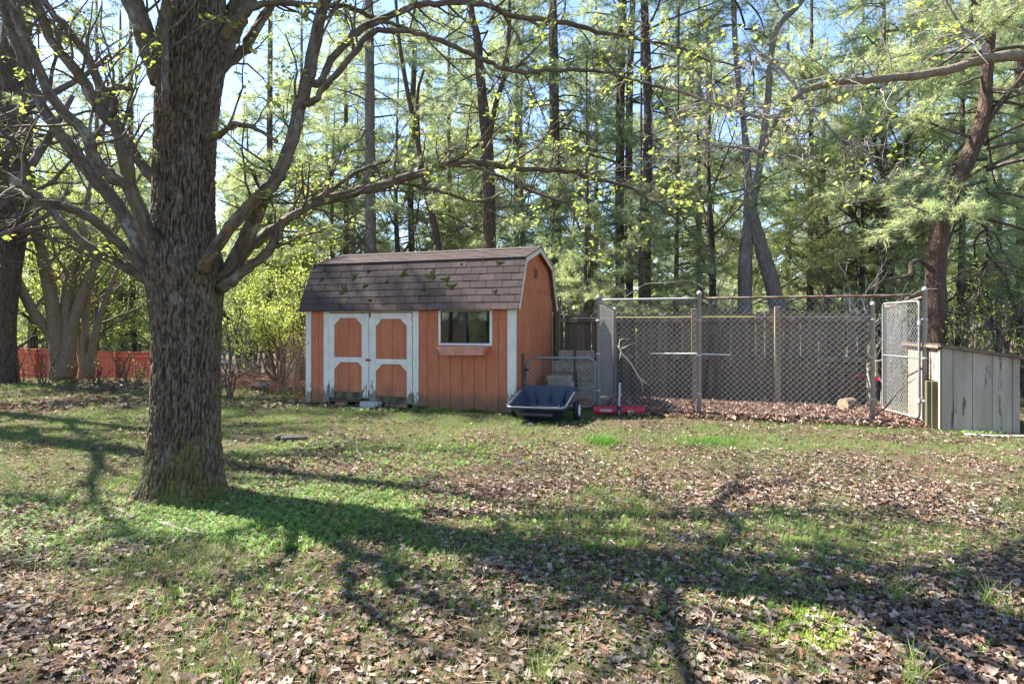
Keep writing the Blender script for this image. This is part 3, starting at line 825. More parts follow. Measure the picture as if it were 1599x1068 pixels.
# concrete blocks stacked in the corner
def blocks():
    mb = MB(); hollow_block(mb); me = mb.mesh('concrete_block'); me.materials.append(M['concrete'])
    base = np.array([.98, 11.05, 0]); r = np.random.default_rng(5)
    rows = [('lowest', 0), ('second', 1), ('third', 2), ('fourth', 3)]
    for nm, k in rows:
        for c, side in ((0, 'column beside the shed'), (1, 'column beside the dog run')):
            o = bpy.data.objects.new('concrete_block', me); COL.objects.link(o)
            o.location = tuple(yl(base, c * .43 + r.uniform(-.03, .03) - (.03 if c == 0 else 0), r.uniform(-.03, .03) + (.06 if c else 0), k * .1915))
            o.rotation_euler = (0, 0, YAW + r.uniform(-.06, .06))
            tag(o, f'grey concrete block, {nm} from the ground in the {side}', 'block', 'concrete blocks stacked beside the shed')
    for c, (t, rz) in enumerate(((.06, 0.0), (.36, .04))):
        o = bpy.data.objects.new('concrete_block', me); COL.objects.link(o); o.location = tuple(yl(base, t - .02 if c == 0 else t + .03, .05, 4 * .1915)); o.rotation_euler = (0, 0, YAW + rz); o.scale = ((.68, 1, 1) if c == 0 else (.78, 1, 1.0))
        tag(o, ('short concrete block on top of the stack, next to the shed' if c == 0 else 'short tan concrete block on top of the stack, next to the dog run'), 'block', 'concrete blocks stacked beside the shed')
    # slabs and caps leaning before the column
    capm = MB(); box(capm, (0, 0, .05), (.42, .30, .10), .008, jit=.003, rng=r); capm = capm.mesh('coping_block'); capm.materials.append(M['concrete'])
    for i, (s, t, z, lab) in enumerate(((-.02, -.32, .0, 'thick concrete coping block lowest in the pile before the block stack'), (.0, -.31, .1015, 'thick concrete coping block second in the pile before the block stack'), (-.03, -.30, .203, 'thick concrete coping block third in the pile before the block stack'), (.01, -.32, .3045, 'thick concrete coping block fourth in the pile before the block stack'), (-.02, -.31, .406, 'thick mossy concrete coping block on top of the pile before the block stack'))):
        o = bpy.data.objects.new('coping_block', capm); COL.objects.link(o); o.location = tuple(yl(base, s, t, z)); o.rotation_euler = (0, 0, YAW + r.uniform(-.05, .05)); tag(o, lab, 'block', 'concrete coping blocks')
    bm_ = MB(); box(bm_, (0, 0, .03), (.21, .10, .06), .006, jit=.002, rng=r); bme = bm_.mesh('brick'); bme.materials.append(M['brick'])
    c0 = np.array([1.22, 10.25, 0])
    for i in range(16):
        lvl = 0 if i < 9 else (1 if i < 14 else 2)
        n = {0: i, 1: i - 9, 2: i - 14}[lvl]
        p = c0 + np.array([(n % 3 - 1) * .215 * (1 if lvl == 0 else .85) + r.uniform(-.01, .01), (n // 3 - 1) * .15 + r.uniform(-.01, .01), lvl * .062])
        o = bpy.data.objects.new('brick', bme); COL.objects.link(o); o.location = tuple(p); o.rotation_euler = (r.uniform(-.03, .03), r.uniform(-.03, .03), r.uniform(-.3, .3))
        tag(o, 'old red brick in the heap behind the low gate', 'brick', 'bricks heaped behind the low gate')
blocks()

# ================================================================ DUMP CART
def cart():
    c = thing('dump_cart', 'dark blue plastic garden dump cart tipped on its tongue by the shed', 'cart', (.49, 8.90, 0), YAW + .02)
    M['poly'] = pm('dark_blue_poly', (.022, .028, .05), (.034, .042, .07), 5, .42, .12, 90, spec=.5, spots=((.10, .09, .075), 26, .66))
    M['tyre'] = pm('rubber_tyre', (.015, .015, .016), (.035, .034, .033), 20, .85, .2)
    M['cast_black'] = pm('black_steel', (.015, .016, .02), (.035, .037, .045), 10, .5, .1)
    M['rim'] = pm('white_rim', (.62, .61, .58), (.72, .71, .68), 8, .45, .05)
    pitch = math.radians(11.0); cp, sp = math.cos(pitch), math.sin(pitch)
    def T(v):
        v = np.asarray(v, float); y, z = v[..., 1], v[..., 2]
        return np.stack([v[..., 0], y * cp - z * sp, y * sp + z * cp], -1) + np.array([0, 0, .125])
    def rrect(w, l, rad, z, cy=0.0, n=5):
        p = []
        for (sx, sy, a0) in ((1, 1, 0), (-1, 1, 90), (-1, -1, 180), (1, -1, 270)):
            for a in np.linspace(a0, a0 + 90, n): p.append((sx * (w/2 - rad) + rad * math.cos(math.radians(a)), cy + sy * (l/2 - rad) + rad * math.sin(math.radians(a)), z))
        return np.array(p)
    # outer shell up, rolled rim, inner shell down
    R = [rrect(.62, .74, .09, -.02, .02), rrect(.66, .80, .09, .02, .01), rrect(.80, 1.00, .09, .21), rrect(.87, 1.07, .10, .215), rrect(.885, 1.085, .10, .20), rrect(.90, 1.10, .10, .21), rrect(.895, 1.095, .10, .232), rrect(.86, 1.06, .09, .24), rrect(.82, 1.02, .08, .232), rrect(.79, .985, .08, .21), rrect(.66, .80, .08, .03, .01), rrect(.62, .74, .08, .005, .02)]
    n = len(R[0]); mb = MB(); k = np.arange(n); k2 = (k + 1) % n
    f = np.vstack([np.column_stack([i * n + k, i * n + k2, (i + 1) * n + k2, (i + 1) * n + k]) for i in range(len(R) - 1)])
    mb.add(T(np.vstack(R)), [f, k[::-1].copy(), (k + (len(R) - 1) * n).copy()]); mb.build('tub', M['poly'], c, True)
    for x in (-.24, 0, .24):
        part('rib', M['poly'], c, lambda m: tube(m, T([(x * .85, .385, .03), (x * .92, .44, .11), (x, .488, .20)]), [.016, .018, .012], 8), True)
    for x in (-.2, .2):
        part('rib', M['poly'], c, lambda m: tube(m, T([(x * .9, -.30, .012), (x, 0, .012), (x * .95, .36, .012)]), .014, 8), True)
    # front panel moulding
    part('front_moulding', M['poly'], c, lambda m: box(m, T(np.array([0, -.452, .10])), (.46, .012, .045), .005))
    part('axle', M['cast_black'], c, lambda m: tube(m, [(-.46, .08, .15), (.50, .08, .15)], .012, 10), True)
    part('tongue', M['cast_black'], c, lambda m: (beam(m, (-.02, .3, .12), (-.03, -.36, .055), .05, .03), beam(m, (-.03, -.36, .055), (-.06, -.72, .02), .075, .022)))
    for s in (-1, 1):
        w = MB(); ax = np.array([[0, 1, 0], [0, 0, 1], [s, 0, 0]], float)
        o = np.array([s * .485, .08, .152])
        lathe(w, [(.085, -.035), (.125, -.04), (.147, -.03), (.152, -.01), (.152, .01), (.147, .03), (.125, .04), (.085, .035)], 28, o, ax, False); w = w.build('wheel', M['tyre'], c, True)
        q = MB(); lathe(q, [(.088, -.03), (.09, .036), (.082, .036), (.075, .012), (.035, .010), (.03, .03), (.012, .034)], 24, o, ax); q.build('rim', M['rim'], w, True)
cart()

# ================================================================ RED SNOW PUSHER
def pusher():
    p = thing('snow_pusher', 'red metal snow pusher blade with black pole leaning on the dog run', 'snow pusher', (1.69, 9.27, 0), YAW + .22)
    M['red'] = pm('red_paint', (.40, .02, .035), (.50, .035, .05), 6, .45, .08)
    w = .80; a = np.linspace(-.9, .75, 9); cy = .075; rr = .085
    prof2 = [(cy - rr * math.cos(t) , .082 + rr * math.sin(t)) for t in a]
    v = []; 
    for x in np.linspace(-w/2, w/2, 9):
        for y, z in prof2: v.append((x, y, z))
        for y, z in prof2: v.append((x, y + .006, z))
    v = np.array(v); k = len(prof2); n2 = 2 * k; F = []
    for i in range(8):
        for j in range(k - 1):
            F.append((i*n2 + j, (i+1)*n2 + j, (i+1)*n2 + j + 1, i*n2 + j + 1)); F.append((i*n2 + k + j + 1, (i+1)*n2 + k + j + 1, (i+1)*n2 + k + j, i*n2 + k + j))
        F.append((i*n2 + k - 1, (i+1)*n2 + k - 1, (i+1)*n2 + n2 - 1, i*n2 + n2 - 1)); F.append((i*n2 + k, (i+1)*n2 + k, (i+1)*n2, i*n2))
    mb = MB(); mb.add(v, [np.array(F)]); mb.build('blade', M['red'], p)
    part('blade_edge', M['red'], p, lambda m: tube(m, [(-w/2, .012, .142), (w/2, .012, .142)], .007, 8), True)
    part('pole', M['galv'], p, lambda m: tube(m, [(-.01, -.04, .02), (-.005, -.01, .2), (.02, .10, .60)], .017, 10), True)
    part('grip', M['cast_black'], p, lambda m: tube(m, [(.0145, .075, .515), (.0212, .105, .62), (.0225, .112, .65)], [.021, .022, .02], 10), True)
    part('clamp', M['cast_black'], p, lambda m: box(m, (-.008, -.02, .12), (.07, .05, .07), .006))
    part('maker_plate', pm('grey_plate', (.38, .30, .32), (.50, .42, .44), 30, .6, .1), p, lambda m: box(m, (-.21, -.013, .08), (.19, .004, .04), .001))
    part('sticker', pm('cream_sticker', (.55, .48, .30), (.62, .56, .38), 20, .6, .05), p, lambda m: box(m, (.17, -.012, .062), (.09, .004, .045), .001))
    part('bolt', M['cast_black'], p, lambda m: [box(m, (x, -.012, .11), (.016, .01, .016), .003) for x in (-.3, -.1, .1, .3)])
    part('skid_wheel', M['tyre'], p, lambda m: lathe(m, [(.03, -.015), (.05, -.015), (.05, .015), (.03, .015)], 16, (w/2 + .03, .02, .05), np.array([[0, 1, 0], [0, 0, 1], [1, 0, 0]], float)), True)
pusher()

# ================================================================ DOG HOUSE
def dog_house():
    o = np.array([5.70, 7.82, 0]); W, D, HL, HR = .86, 1.35, 1.12, .985
    h = thing('dog_house', 'grey plywood dog house with sloping roof at the end of the dog run', 'dog house', o, YAW)
    M['ply'] = pm('grey_painted_plywood', (.25, .21, .17), (.39, .335, .275), 5, .85, .3, 60, (1, 1, .12), spots=((.11, .095, .08), 13, .585), rand=.03)
    M['felt'] = pm('roof_felt', (.10, .095, .085), (.22, .20, .18), 20, .95, .4)
    zt = lambda x: HL + (HR - HL) * x / W
    fw = part('front_wall', M['ply'], h, lambda m: prism(m, [(.004, .03), (W - .004, .03), (W - .004, zt(W)), (.004, zt(0))], .012, .03, 'xz'))
    gx = [0, .13, .345, .56, .775 if W > .8 else W, W]
    for a, b in zip(gx[:-1], gx[1:]):
        part('siding_board', M['ply'], fw, lambda m: prism(m, [(a + .004, .025 + .002), (b - .004, .025), (b - .004, zt(b) - .005), (a + .004, zt(a) - .005)], -.002, .0118, 'xz'))
    for x in (.03, W - .03):
        for z in (.2, .5, .75, .93): part('screw', M['rust'], fw, lambda m: lathe(m, [(.006, 0), (.006, .004), (.002, .006)], 8, (x, -.002, z), np.array([[1, 0, 0], [0, 0, 1], [0, -1, 0]], float)))
    part('back_wall', M['ply'], h, lambda m: prism(m, [(.004, .03), (W - .004, .03), (W - .004, zt(W)), (.004, zt(0))], D - .02, D, 'xz'))
    part('side_wall', M['ply'], h, lambda m: box2(m, (W - .02, .031, .03), (W, D - .021, HR - .005), .002))
    lw = part('entrance_wall', M['ply'], h, lambda m: [box2(m, a, b, .002) for a, b in (((0, .031, .03), (.018, .22, HL - .01)), ((0, .62, .03), (.018, D - .021, HL - .01)), ((0, .221, .66), (.018, .619, HL - .01)), ((0, .221, .03), (.018, .619, .16)))])
    part('corner_strip', M['ply'], h, lambda m: box2(m, (-.022, -.004, .03), (-.002, .05, HL - .02), .003))
    part('floor', M['interior'], h, lambda m: box2(m, (.02, .032, .05), (W - .021, D - .022, .08), .002))
    sl = (HR - HL) / W
    def slab(m, z0, z1, e=0.0):
        x0, x1 = -.03 - e, W + .30 + e; prism(m, [(x0, zt(x0) + z0), (x1, zt(x1) + z0), (x1, zt(x1) + z1), (x0, zt(x0) + z1)], -.06 - e, D + .08 + e, 'xz')
    rf = part('roof', M['post_wood'], h, lambda m: slab(m, .003, .032)); part('roof_felt', M['felt'], rf, lambda m: slab(m, .034, .042, .012))
    part('fascia', M['post_wood'], rf, lambda m: box2(m, (-.058, -.05, zt(0) - .01), (-.0435, D + .07, zt(0) + .03), .002))
    for y in (.05, D - .15): part('skid', M['green_wood'], h, lambda m: box2(m, (.01, y, .0), (W - .01, y + .09, .03), .003))
dog_house()
for i, (px, d, lab) in enumerate(((1450.5, 8.02, 'short greenish treated post beside the dog run corner'), (1458.5, 7.98, 'short greenish treated post against the dog house corner'))):
    solo('short_post', M['green_wood'], lab, 'post', lambda m: box(m, (0, 0, .33), (.075, .075, .66), .005), loc=((px - CX) / FPX * d, d, 0), rz=YAW)
solo('ground_pipe', pm('grey_white_pipe', (.45, .45, .43), (.6, .6, .57), 8, .5, .05), 'pale pipe lying in the grass before the dog house', 'pipe', lambda m: tube(m, spline([G(1505, 680) + (0, 0, .02), G(1545, 683) + (0, 0, .02), G(1640, 684) + (0, 0, .02)], 4), .016, 8), smooth=True)

# log round, sticks, ribbons inside the run
M['cut_wood'] = pm('cut_wood', (.24, .18, .11), (.36, .28, .18), 18, .85, .2)
def log_round(name, label, p, yaw, r, L, mat='bark_smooth'):
    t = thing(name, label, 'log', p, yaw)
    part('bark', M[mat], t, lambda m: tube(m, [(-L/2, 0, r), (-L/4, 0, r), (L/4, 0, r), (L/2, 0, r)], [r, r * .97, r * .98, r], 20, False, .05, 3), True)
    for s in (-1, 1): part('cut_end', M['cut_wood'], t, lambda m: lathe(m, [(r * .2, -.004), (r * .975, -.004), (r * .975, .004), (r * .02, .006)], 20, (s * (L/2 - .006), 0, r), np.array([[0, 1, 0], [0, 0, 1], [s, 0, 0]], float)))
    return t
g = G(1323, 641); log_round('log_round', 'short cut log round on the leaves inside the dog run', g, .45, .105, .24)
M['stick'] = pm('dead_stick', (.13, .105, .085), (.25, .215, .18), 12, .9, .3)
M['stick_pale'] = pm('bleached_stick', (.45, .40, .33), (.58, .53, .45), 12, .9, .2)
M['stick_dark'] = pm('dark_stick', (.06, .05, .042), (.13, .11, .09), 12, .9, .3)
def stick(label, pts, r, mat='stick', forks=(), name='fallen_stick', cat='stick'):
    pts = np.asarray(pts, float); mb = MB(); s = spline(pts, 5); n = len(s)
    r0 = np.random.default_rng(len(label) * 7 + n); s[1:-1] += r0.normal(0, r * .35, (n - 2, 3))
    tube(mb, s, np.linspace(r, r * .5, n), 7, True, .15, 2)
    for f in forks: 
        q = spline(np.asarray(f, float), 4); tube(mb, q, np.linspace(r * .6, r * .25, len(q)), 6, True, .1, 3)
    o = mb.build(name, M[mat], None, True); return tag(o, label, cat)
def gp(px, py, z=.02):
    p = G(px, py); p[2] = float(gz(p[0], p[1])) + z; return p
zz = lambda p, z: np.array([p[0], p[1], z])
dk = lambda px, py, d: P(px, py, d)
stick('pale forked stick lying on the leaves inside the dog run', [gp(1273, 637), gp(1305, 638), gp(1330, 647), gp(1352, 653)], .014, 'stick_pale', [[gp(1330, 647), gp(1342, 641), gp(1356, 644)]])
stick('dark stick leaning up across the open kennel gate', [P(1367, 648, 8.35), P(1385, 634, 8.3), P(1404, 610, 8.25), P(1430, 590, 8.2)], .012, 'stick_dark')
stick('bleached broken branch hung on the mesh of the dog run', [P(966, 540, 9.5), P(970, 550, 9.5), P(985, 568, 9.48), P(998, 589, 9.46), P(1010, 599, 9.46)], .012, 'stick_pale',
      [[P(970, 549, 9.5), P(967, 562, 9.5)], [P(968, 545, 9.5), P(980, 540, 9.48), P(991, 535, 9.47)], [P(1000, 590, 9.46), P(1003, 602, 9.44), P(1003, 612, 9.44)], [P(967, 541, 9.5), P(969, 530, 9.5), P(985, 529, 9.5)]], 'broken_branch', 'branch')
M['pink'] = leafmat('pink_tape', .4, .6, 1.0, .1)
def ribbon(label, p, s, seed):
    r = np.random.default_rng(seed); mb = MB(); n = 7
    u = np.linspace(0, 1, n); a = np.stack([s * (u - .5), .02 * np.sin(u * 9 + seed), -s * .5 * u], -1); b = a + np.stack([.01 * np.cos(u * 7), .02 * np.sin(u * 5), np.full(n, s * .75) * (1 - .6 * u)], -1)
    v = np.vstack([a, b]) + p; i = np.arange(n - 1)
    mb.add(v, [np.column_stack([i, i + 1, i + n + 1, i + n])], col=(.75, .05, .14)); return tag(mb.build('marking_ribbon', M['pink'], None, True), label, 'ribbon')
ribbon('bright pink marking ribbon tied behind the gate post of the dog run', yl(K0, t2 + .06, .12, CAM_H - .72), .11, 2)
ribbon('small scrap of pink ribbon on the mesh left of the gate post', yl(K0, kf(1342), -.02, CAM_H - .71), .045, 5)

# ================================================================ ORANGE-RED FENCE AT THE LEFT
def red_fence():
    M['fence_red'] = pm('red_stain', (.46, .08, .035), (.60, .125, .055), 5, .85, .2, 40, (1, 1, .15), rand=.09)
    A = np.array([-18.6, 21.6, -.52]); B = np.array([-9.1, 16.68, -.24]); d = B - A; L = float(np.linalg.norm(d[:2]))
    f = thing('red_fence', 'bright orange-red board fence beyond the multi-stemmed trees', 'fence', A, math.atan2(d[1], d[0]))
    top = 1.13; sl = (B[2] - A[2]) / L
    bm0 = MB(); box(bm0, (0, 0, .55), (.138, .02, 1.16), .004); me = bm0.mesh('fence_board'); me.materials.append(M['fence_red'])
    x = .07; r = np.random.default_rng(3)
    while x < L:
        o = bpy.data.objects.new('fence_board', me); COL.objects.link(o); o.parent = f; o.location = (x, r.uniform(0, .004), 0 + r.uniform(-.008, .008)); x += .147
    k = 0
    while k * 2.4 < L:
        b = min((k + 1) * 2.4, L); a = k * 2.4
        part('post', M['fence_red'], f, lambda m: box2(m, (a - .05, -.13, -.3), (a + .05, -.02, 1.16), .006))
        for z in (.25, 1.0): part('rail', M['fence_red'], f, lambda m: box2(m, (a + .052, -.055, z), (b - .052, -.012, z + .085), .004))
        part('cap_rail', M['fence_red'], f, lambda m: box2(m, (a + .002, -.05, 1.135), (b - .002, .04, 1.165), .005)); k += 1
red_fence()

# ================================================================ TREES
def unit(v):
    v = np.asarray(v, float); return v / max(np.linalg.norm(v), 1e-9)
def grow(mb, p, d, L, r, lvl, rg, tips, kids=5, wig=.22, up=.05, sides=5, shrink=.55, spread=.9, tip_r=.0025):
    """a wiggly tapering branch with side branches; tips collects (point, direction)"""
    n = 4 if lvl == 0 else 6
    pts = [np.asarray(p, float)]; d = unit(d); dirs = [d]
    for i in range(n):
        d = unit(d + rg.normal(0, wig, 3) + np.array([0, 0, up])); pts.append(pts[-1] + d * L / n); dirs.append(d)
    pts = np.array(pts); rad = np.linspace(r, max(r * .35, tip_r), n + 1)
    tube(mb, pts, rad, max(3, sides - (2 if lvl == 0 else 0)), False, seed=int(rg.integers(50)))
    if lvl == 0:
        for i in range(1, n + 1): tips.append((pts[i], dirs[i]))
        return
    for k in range(kids):
        f = .25 + .75 * (k + rg.uniform(.2, .9)) / kids; f = min(f, .999); j = int(f * n); q = pts[j] + (pts[j + 1] - pts[j]) * (f * n - j)
        a = unit(np.cross(dirs[j], rg.normal(0, 1, 3))); nd = unit(dirs[j] * (1.05 - .3 * rg.random()) + a * spread)
        grow(mb, q, nd, L * shrink * rg.uniform(.6, 1.15) * (1.15 - .5 * f), max(rad[j] * .55, tip_r), lvl - 1, rg, tips, max(3, kids - 1), wig * 1.1, up, sides - 1, shrink, spread, tip_r)
    tips.append((pts[-1], dirs[-1]))

# leaf shapes
def leaf_shape():                         # young lobed leaf, folded along its middle; z up, tip towards +y
    o = np.array([(0, 0, 0), (.30, .22, .07), (.52, .50, .10), (.30, .66, .06), (.22, 1.0, .02), (0, .86, -.04), (-.22, 1.0, .02), (-.30, .66, .06), (-.52, .50, .10), (-.30, .22, .07), (0, .45, -.05)], float)
    i = np.arange(10); return o, [np.column_stack([np.full(10, 10), i, (i + 1) % 10])]
LEAF = leaf_shape()
SIMPLE = (np.array([(0, 0, 0), (.3, .5, .08), (0, 1, 0), (-.3, .5, .08)], float), [np.array([(0, 1, 2), (0, 2, 3)])])
def put_leaves(mb, tips, per, size, cols, rg, shape=SIMPLE, spread=.05, droop=.3):
    if not tips: return
    p = np.repeat(np.array([t[0] for t in tips]), per, 0); N = len(p)
    p = p + rg.normal(0, spread, (N, 3))
    R = rots(rg.uniform(0, 2 * PI, N), rg.normal(-droop, .7, N), rg.uniform(-.5, .5, N))
    cols = np.asarray(cols); c = cols[rg.integers(len(cols), size=N)] * rg.uniform(.8, 1.2, (N, 1))
    scatter(mb, shape[0], shape[1], p, R, size * rg.uniform(.55, 1.2, N), c)
SPRING = [(.33, .39, .08), (.40, .45, .12), (.27, .36, .075), (.46, .48, .18)]
FRESH = [(.22, .30, .05), (.28, .35, .07), (.17, .26, .045)]

# ---------------------------------------------------------------- the big tree on the left
TD = 4.83
TB = G(281, 775); TB[1] = TD; TB[0] = (281 - CX) / FPX * TD
mt = thing('old_tree', 'thick furrowed old tree with low spreading limbs left of the shed', 'tree', (0, 0, 0))
def big_trunk(m):
    # centre line and width from the picture
    rows = [(795, 281, 176), (775, 281, 150), (750, 282, 132), (710, 285, 124), (660, 287, 117), (600, 288, 113), (550, 289, 113), (500, 288, 118), (450, 287, 128), (425, 286, 134), (400, 284, 128), (370, 283, 112), (330, 284, 104), (250, 285, 102), (180, 288, 104), (120, 292, 112), (80, 296, 118), (40, 300, 112), (0, 303, 98), (-60, 308, 88), (-140, 314, 78), (-260, 325, 64), (-400, 340, 46), (-600, 365, 26), (-760, 380, 12)]
    q = np.array([[*P(px + 3, py, TD), w / 2 / FPX * TD * .835] for py, px, w in rows]); q = spline(q, 24); 
    # resample by height: fine in view, coarser above
    z = q[:, 2]; zs = np.concatenate([np.arange(z[0], 4.4, .0115), np.arange(4.4, z[-1], .08)])
    q = np.column_stack([np.interp(zs, z, q[:, k]) for k in range(4)])
    S = 190; th = np.arange(S) * 2 * PI / S; c, s = np.cos(th), np.sin(th); n = len(q)
    zc = q[:, 2][:, None]; C, Sn = c[None, :], s[None, :]
    R = q[:, 3][:, None] * np.ones(S)
    # root flare in lobes
    fl = sstep(.22, -.06, zc) ** 1.5 * .8 * np.maximum(0, np.sin(5 * th + 1.0 + .8 * np.sin(2 * th)))[None, :] ** 2 + sstep(.42, -.05, zc) * (.10 + .13 * np.maximum(0, np.sin(3 * th + .6))[None, :] ** 2 + .10 * np.maximum(0, np.cos(th + .15))[None, :] ** 8)
    R = R * (1 + fl * .28) * (1 + .05 * (fbm(C * 1.3 + 3, Sn * 1.3, zc * .9, 4) - .5) * 2)
    # furrowed bark: interlacing vertical ridges broken across
    w1 = fbm(C * 3.4, Sn * 3.4, zc * 4.6, 21, 3) - .5; w2 = vnoise(C * 9, Sn * 9, zc * 9, 33) - .5
    ph = 52 * th[None, :] / (2 * PI) + 2.6 * w1 + .75 * w2
    a = np.abs(np.sin(PI * ph)); ridge = np.clip(a * 1.5, 0, 1) ** .8
    ph2 = 52 * th[None, :] / (2 * PI) + 3.4 * (fbm(C * 4 + 9, Sn * 4, zc * 4.5, 55, 2) - .5)
    ridge = ridge * (.62 + .38 * np.clip(np.abs(np.sin(PI * ph2)) * 1.8, 0, 1))
    brk = vnoise(C * 18, Sn * 18, zc * 24, 71); ridge = ridge * (.35 + .65 * sstep(.25, .5, brk)) + .18 * (vnoise(C * 40, Sn * 40, zc * 60, 8) - .5)
    R = R + (ridge - .6) * .023
    # a healed groove and swelling at the crotch
    v = np.stack([q[:, 0][:, None] + R * C, q[:, 1][:, None] + R * Sn, zc * np.ones(S)], -1)
    k = np.arange(S); k2 = (k + 1) % S; r = np.arange(n - 1)[:, None] * S
    f = np.stack([r + k, r + k2, r + S + k2, r + S + k], -1).reshape(-1, 4)
    bk = np.stack([R * C, R * Sn, zc * np.ones(S)], -1).reshape(-1, 3)
    m.add(v.reshape(-1, 3), [f, (k + (n - 1) * S).copy()], bk=bk, col=np.repeat(np.clip(ridge, 0, 1).reshape(-1, 1), 3, 1))
part('trunk', M['bark_main'], mt, big_trunk, True)
rg = np.random.default_rng(7)
# limbs: (x, y in the picture, distance, width in the picture)
LIMBS = [
 [(258, 425, 4.75, 34), (240, 395, 4.62, 30), (221, 337, 4.5, 27), (203, 290, 4.42, 26), (186, 205, 4.4, 23), (161, 178, 4.4, 22), (127, 122, 4.4, 20), (82, 64, 4.4, 17), (56, 0, 4.4, 15), (30, -90, 4.4, 12), (10, -220, 4.4, 8)],
 [(203, 290, 4.42, 22), (168, 272, 4.3, 22), (148, 250, 4.25, 21), (131, 205, 4.2, 20), (90, 166, 4.1, 18), (56, 101, 4.05, 17), (30, 37, 4.0, 16), (11, -10, 4.0, 14), (-30, -110, 4.0, 9), (-60, -200, 4.0, 5)],
 [(250, 440, 4.95, 32), (225, 397, 5.05, 27), (180, 318, 5.15, 25), (127, 255, 5.2, 24), (86, 198, 5.25, 21), (48, 130, 5.3, 18), (15, 40, 5.3, 15), (-20, -60, 5.3, 11), (-50, -200, 5.3, 6)],
 [(245, 435, 4.7, 24), (202, 397, 4.55, 18), (142, 341, 4.3, 17), (75, 315, 4.1, 15), (37, 292, 4.0, 14), (0, 268, 3.9, 12), (-60, 240, 3.8, 10), (-140, 190, 3.8, 6)],
 [(245, 450, 4.8, 24), (222, 432, 4.8, 20), (170, 402, 4.75, 17), (120, 372, 4.7, 15), (80, 330, 4.7, 13), (30, 300, 4.7, 11), (-20, 290, 4.7, 8), (-80, 260, 4.7, 5)],
 [(245, 285, 4.95, 20), (225, 262, 5.0, 19), (200, 225, 5.05, 18), (175, 180, 5.1, 17), (139, 94, 5.15, 15), (105, 45, 5.2, 13), (75, 11, 5.2, 12), (40, -60, 5.2, 8)],
 [(318, 420, 4.65, 26), (332, 395, 4.55, 22), (360, 355, 4.45, 22), (393, 318, 4.40, 23), (423, 290, 4.40, 24), (449, 240, 4.4, 23), (472, 157, 4.4, 23), (491, 75, 4.4, 22), (506, 0, 4.4, 19), (520, -100, 4.4, 15), (540, -240, 4.4, 8)],
 [(325, 450, 4.85, 38), (352, 430, 4.85, 32), (375, 395, 4.75, 29), (402, 330, 4.55, 25), (418, 297, 4.43, 20)],
 [(340, 440, 4.9, 30), (364, 412, 5.0, 23), (386, 390, 5.05, 20), (423, 360, 5.1, 19), (468, 333, 5.15, 18), (505, 314, 5.2, 18), (575, 296, 5.25, 17), (650, 273, 5.3, 15), (710, 255, 5.35, 13), (755, 255, 5.4, 12), (815, 264, 5.4, 10), (875, 266, 5.45, 9), (931, 279, 5.5, 8), (987, 296, 5.5, 6), (1050, 337, 5.55, 4)],
 [(345, 450, 4.8, 24), (375, 428, 4.75, 19), (412, 400, 4.7, 17), (430, 375, 4.7, 16), (437, 350, 4.72, 14), (470, 330, 4.8, 12), (520, 295, 4.85, 9), (560, 268, 4.9, 7), (610, 250, 4.95, 5)],
 [(330, 140, 5.0, 24), (345, 110, 5.1, 20), (375, 82, 5.2, 18), (404, 37, 5.3, 17), (423, 8, 5.35, 15), (450, -60, 5.4, 12), (470, -160, 5.5, 7)],
 [(486, 130, 4.4, 14), (500, 128, 4.42, 13), (522, 86, 4.5, 13), (567, 45, 4.55, 13), (624, 19, 4.6, 12), (668, 6, 4.65, 11), (755, 7, 4.7, 10), (800, 26, 4.75, 9), (875, 34, 4.8, 9), (931, 49, 4.85, 8), (1000, 62, 4.9, 6), (1060, 75, 4.9, 5), (1110, 98, 4.9, 3)],
 [(478, 165, 4.4, 13), (500, 146, 4.35, 11), (537, 101, 4.3, 11), (582, 52, 4.3, 10), (650, 52, 4.3, 9), (710, 73, 4.3, 9), (770, 101, 4.3, 8), (811, 112, 4.3, 8), (875, 110, 4.3, 7), (935, 112, 4.3, 5), (987, 124, 4.3, 4), (1035, 140, 4.3, 3)],
 [(325, 215, 4.6, 16), (345, 210, 4.5, 11), (367, 195, 4.45, 10), (400, 202, 4.4, 8), (434, 221, 4.4, 5)],
 [(345, 60, 4.8, 22), (375, 28, 4.8, 14), (400, 10, 4.8, 12), (440, 5, 4.8, 11), (490, 10, 4.8, 10), (545, 12, 4.8, 9), (600, 35, 4.8, 7), (660, 50, 4.8, 4)],
 [(250, 130, 4.75, 34), (236, 85, 4.75, 38), (222, 40, 4.75, 38), (205, 0, 4.75, 36), (180, -70, 4.7, 31), (150, -180, 4.6, 24), (120, -320, 4.5, 14), (90, -430, 4.5, 6)],
 [(335, 110, 4.9, 34), (352, 60, 4.95, 42), (372, 20, 5.0, 40), (392, -20, 5.05, 36), (430, -110, 5.1, 30), (480, -240, 5.2, 22), (530, -380, 5.3, 12), (560, -480, 5.3, 5)],
 [(258, 180, 4.5, 13), (258, 120, 4.47, 13), (258, 60, 4.45, 12), (258, 0, 4.45, 11), (262, -90, 4.45, 8), (270, -200, 4.4, 5)],
 [(168, 195, 4.4, 13), (180, 165, 4.36, 12), (172, 145, 4.33, 12), (183, 136, 4.3, 11), (205, 139, 4.28, 9)],
 [(700, 258, 5.35, 6), (745, 262, 5.3, 6), (800, 285, 5.25, 5), (860, 310, 5.2, 5), (890, 320, 5.2, 4), (905, 355, 5.15, 4), (935, 375, 5.1, 3)],
 [(560, 300, 5.25, 8), (610, 285, 5.3, 7), (690, 300, 5.4, 6), (745, 315, 5.45, 5), (790, 300, 5.5, 3)],
]
tw = MB(); mtips = []; long_limbs = {8, 11, 12, 9, 19, 20}
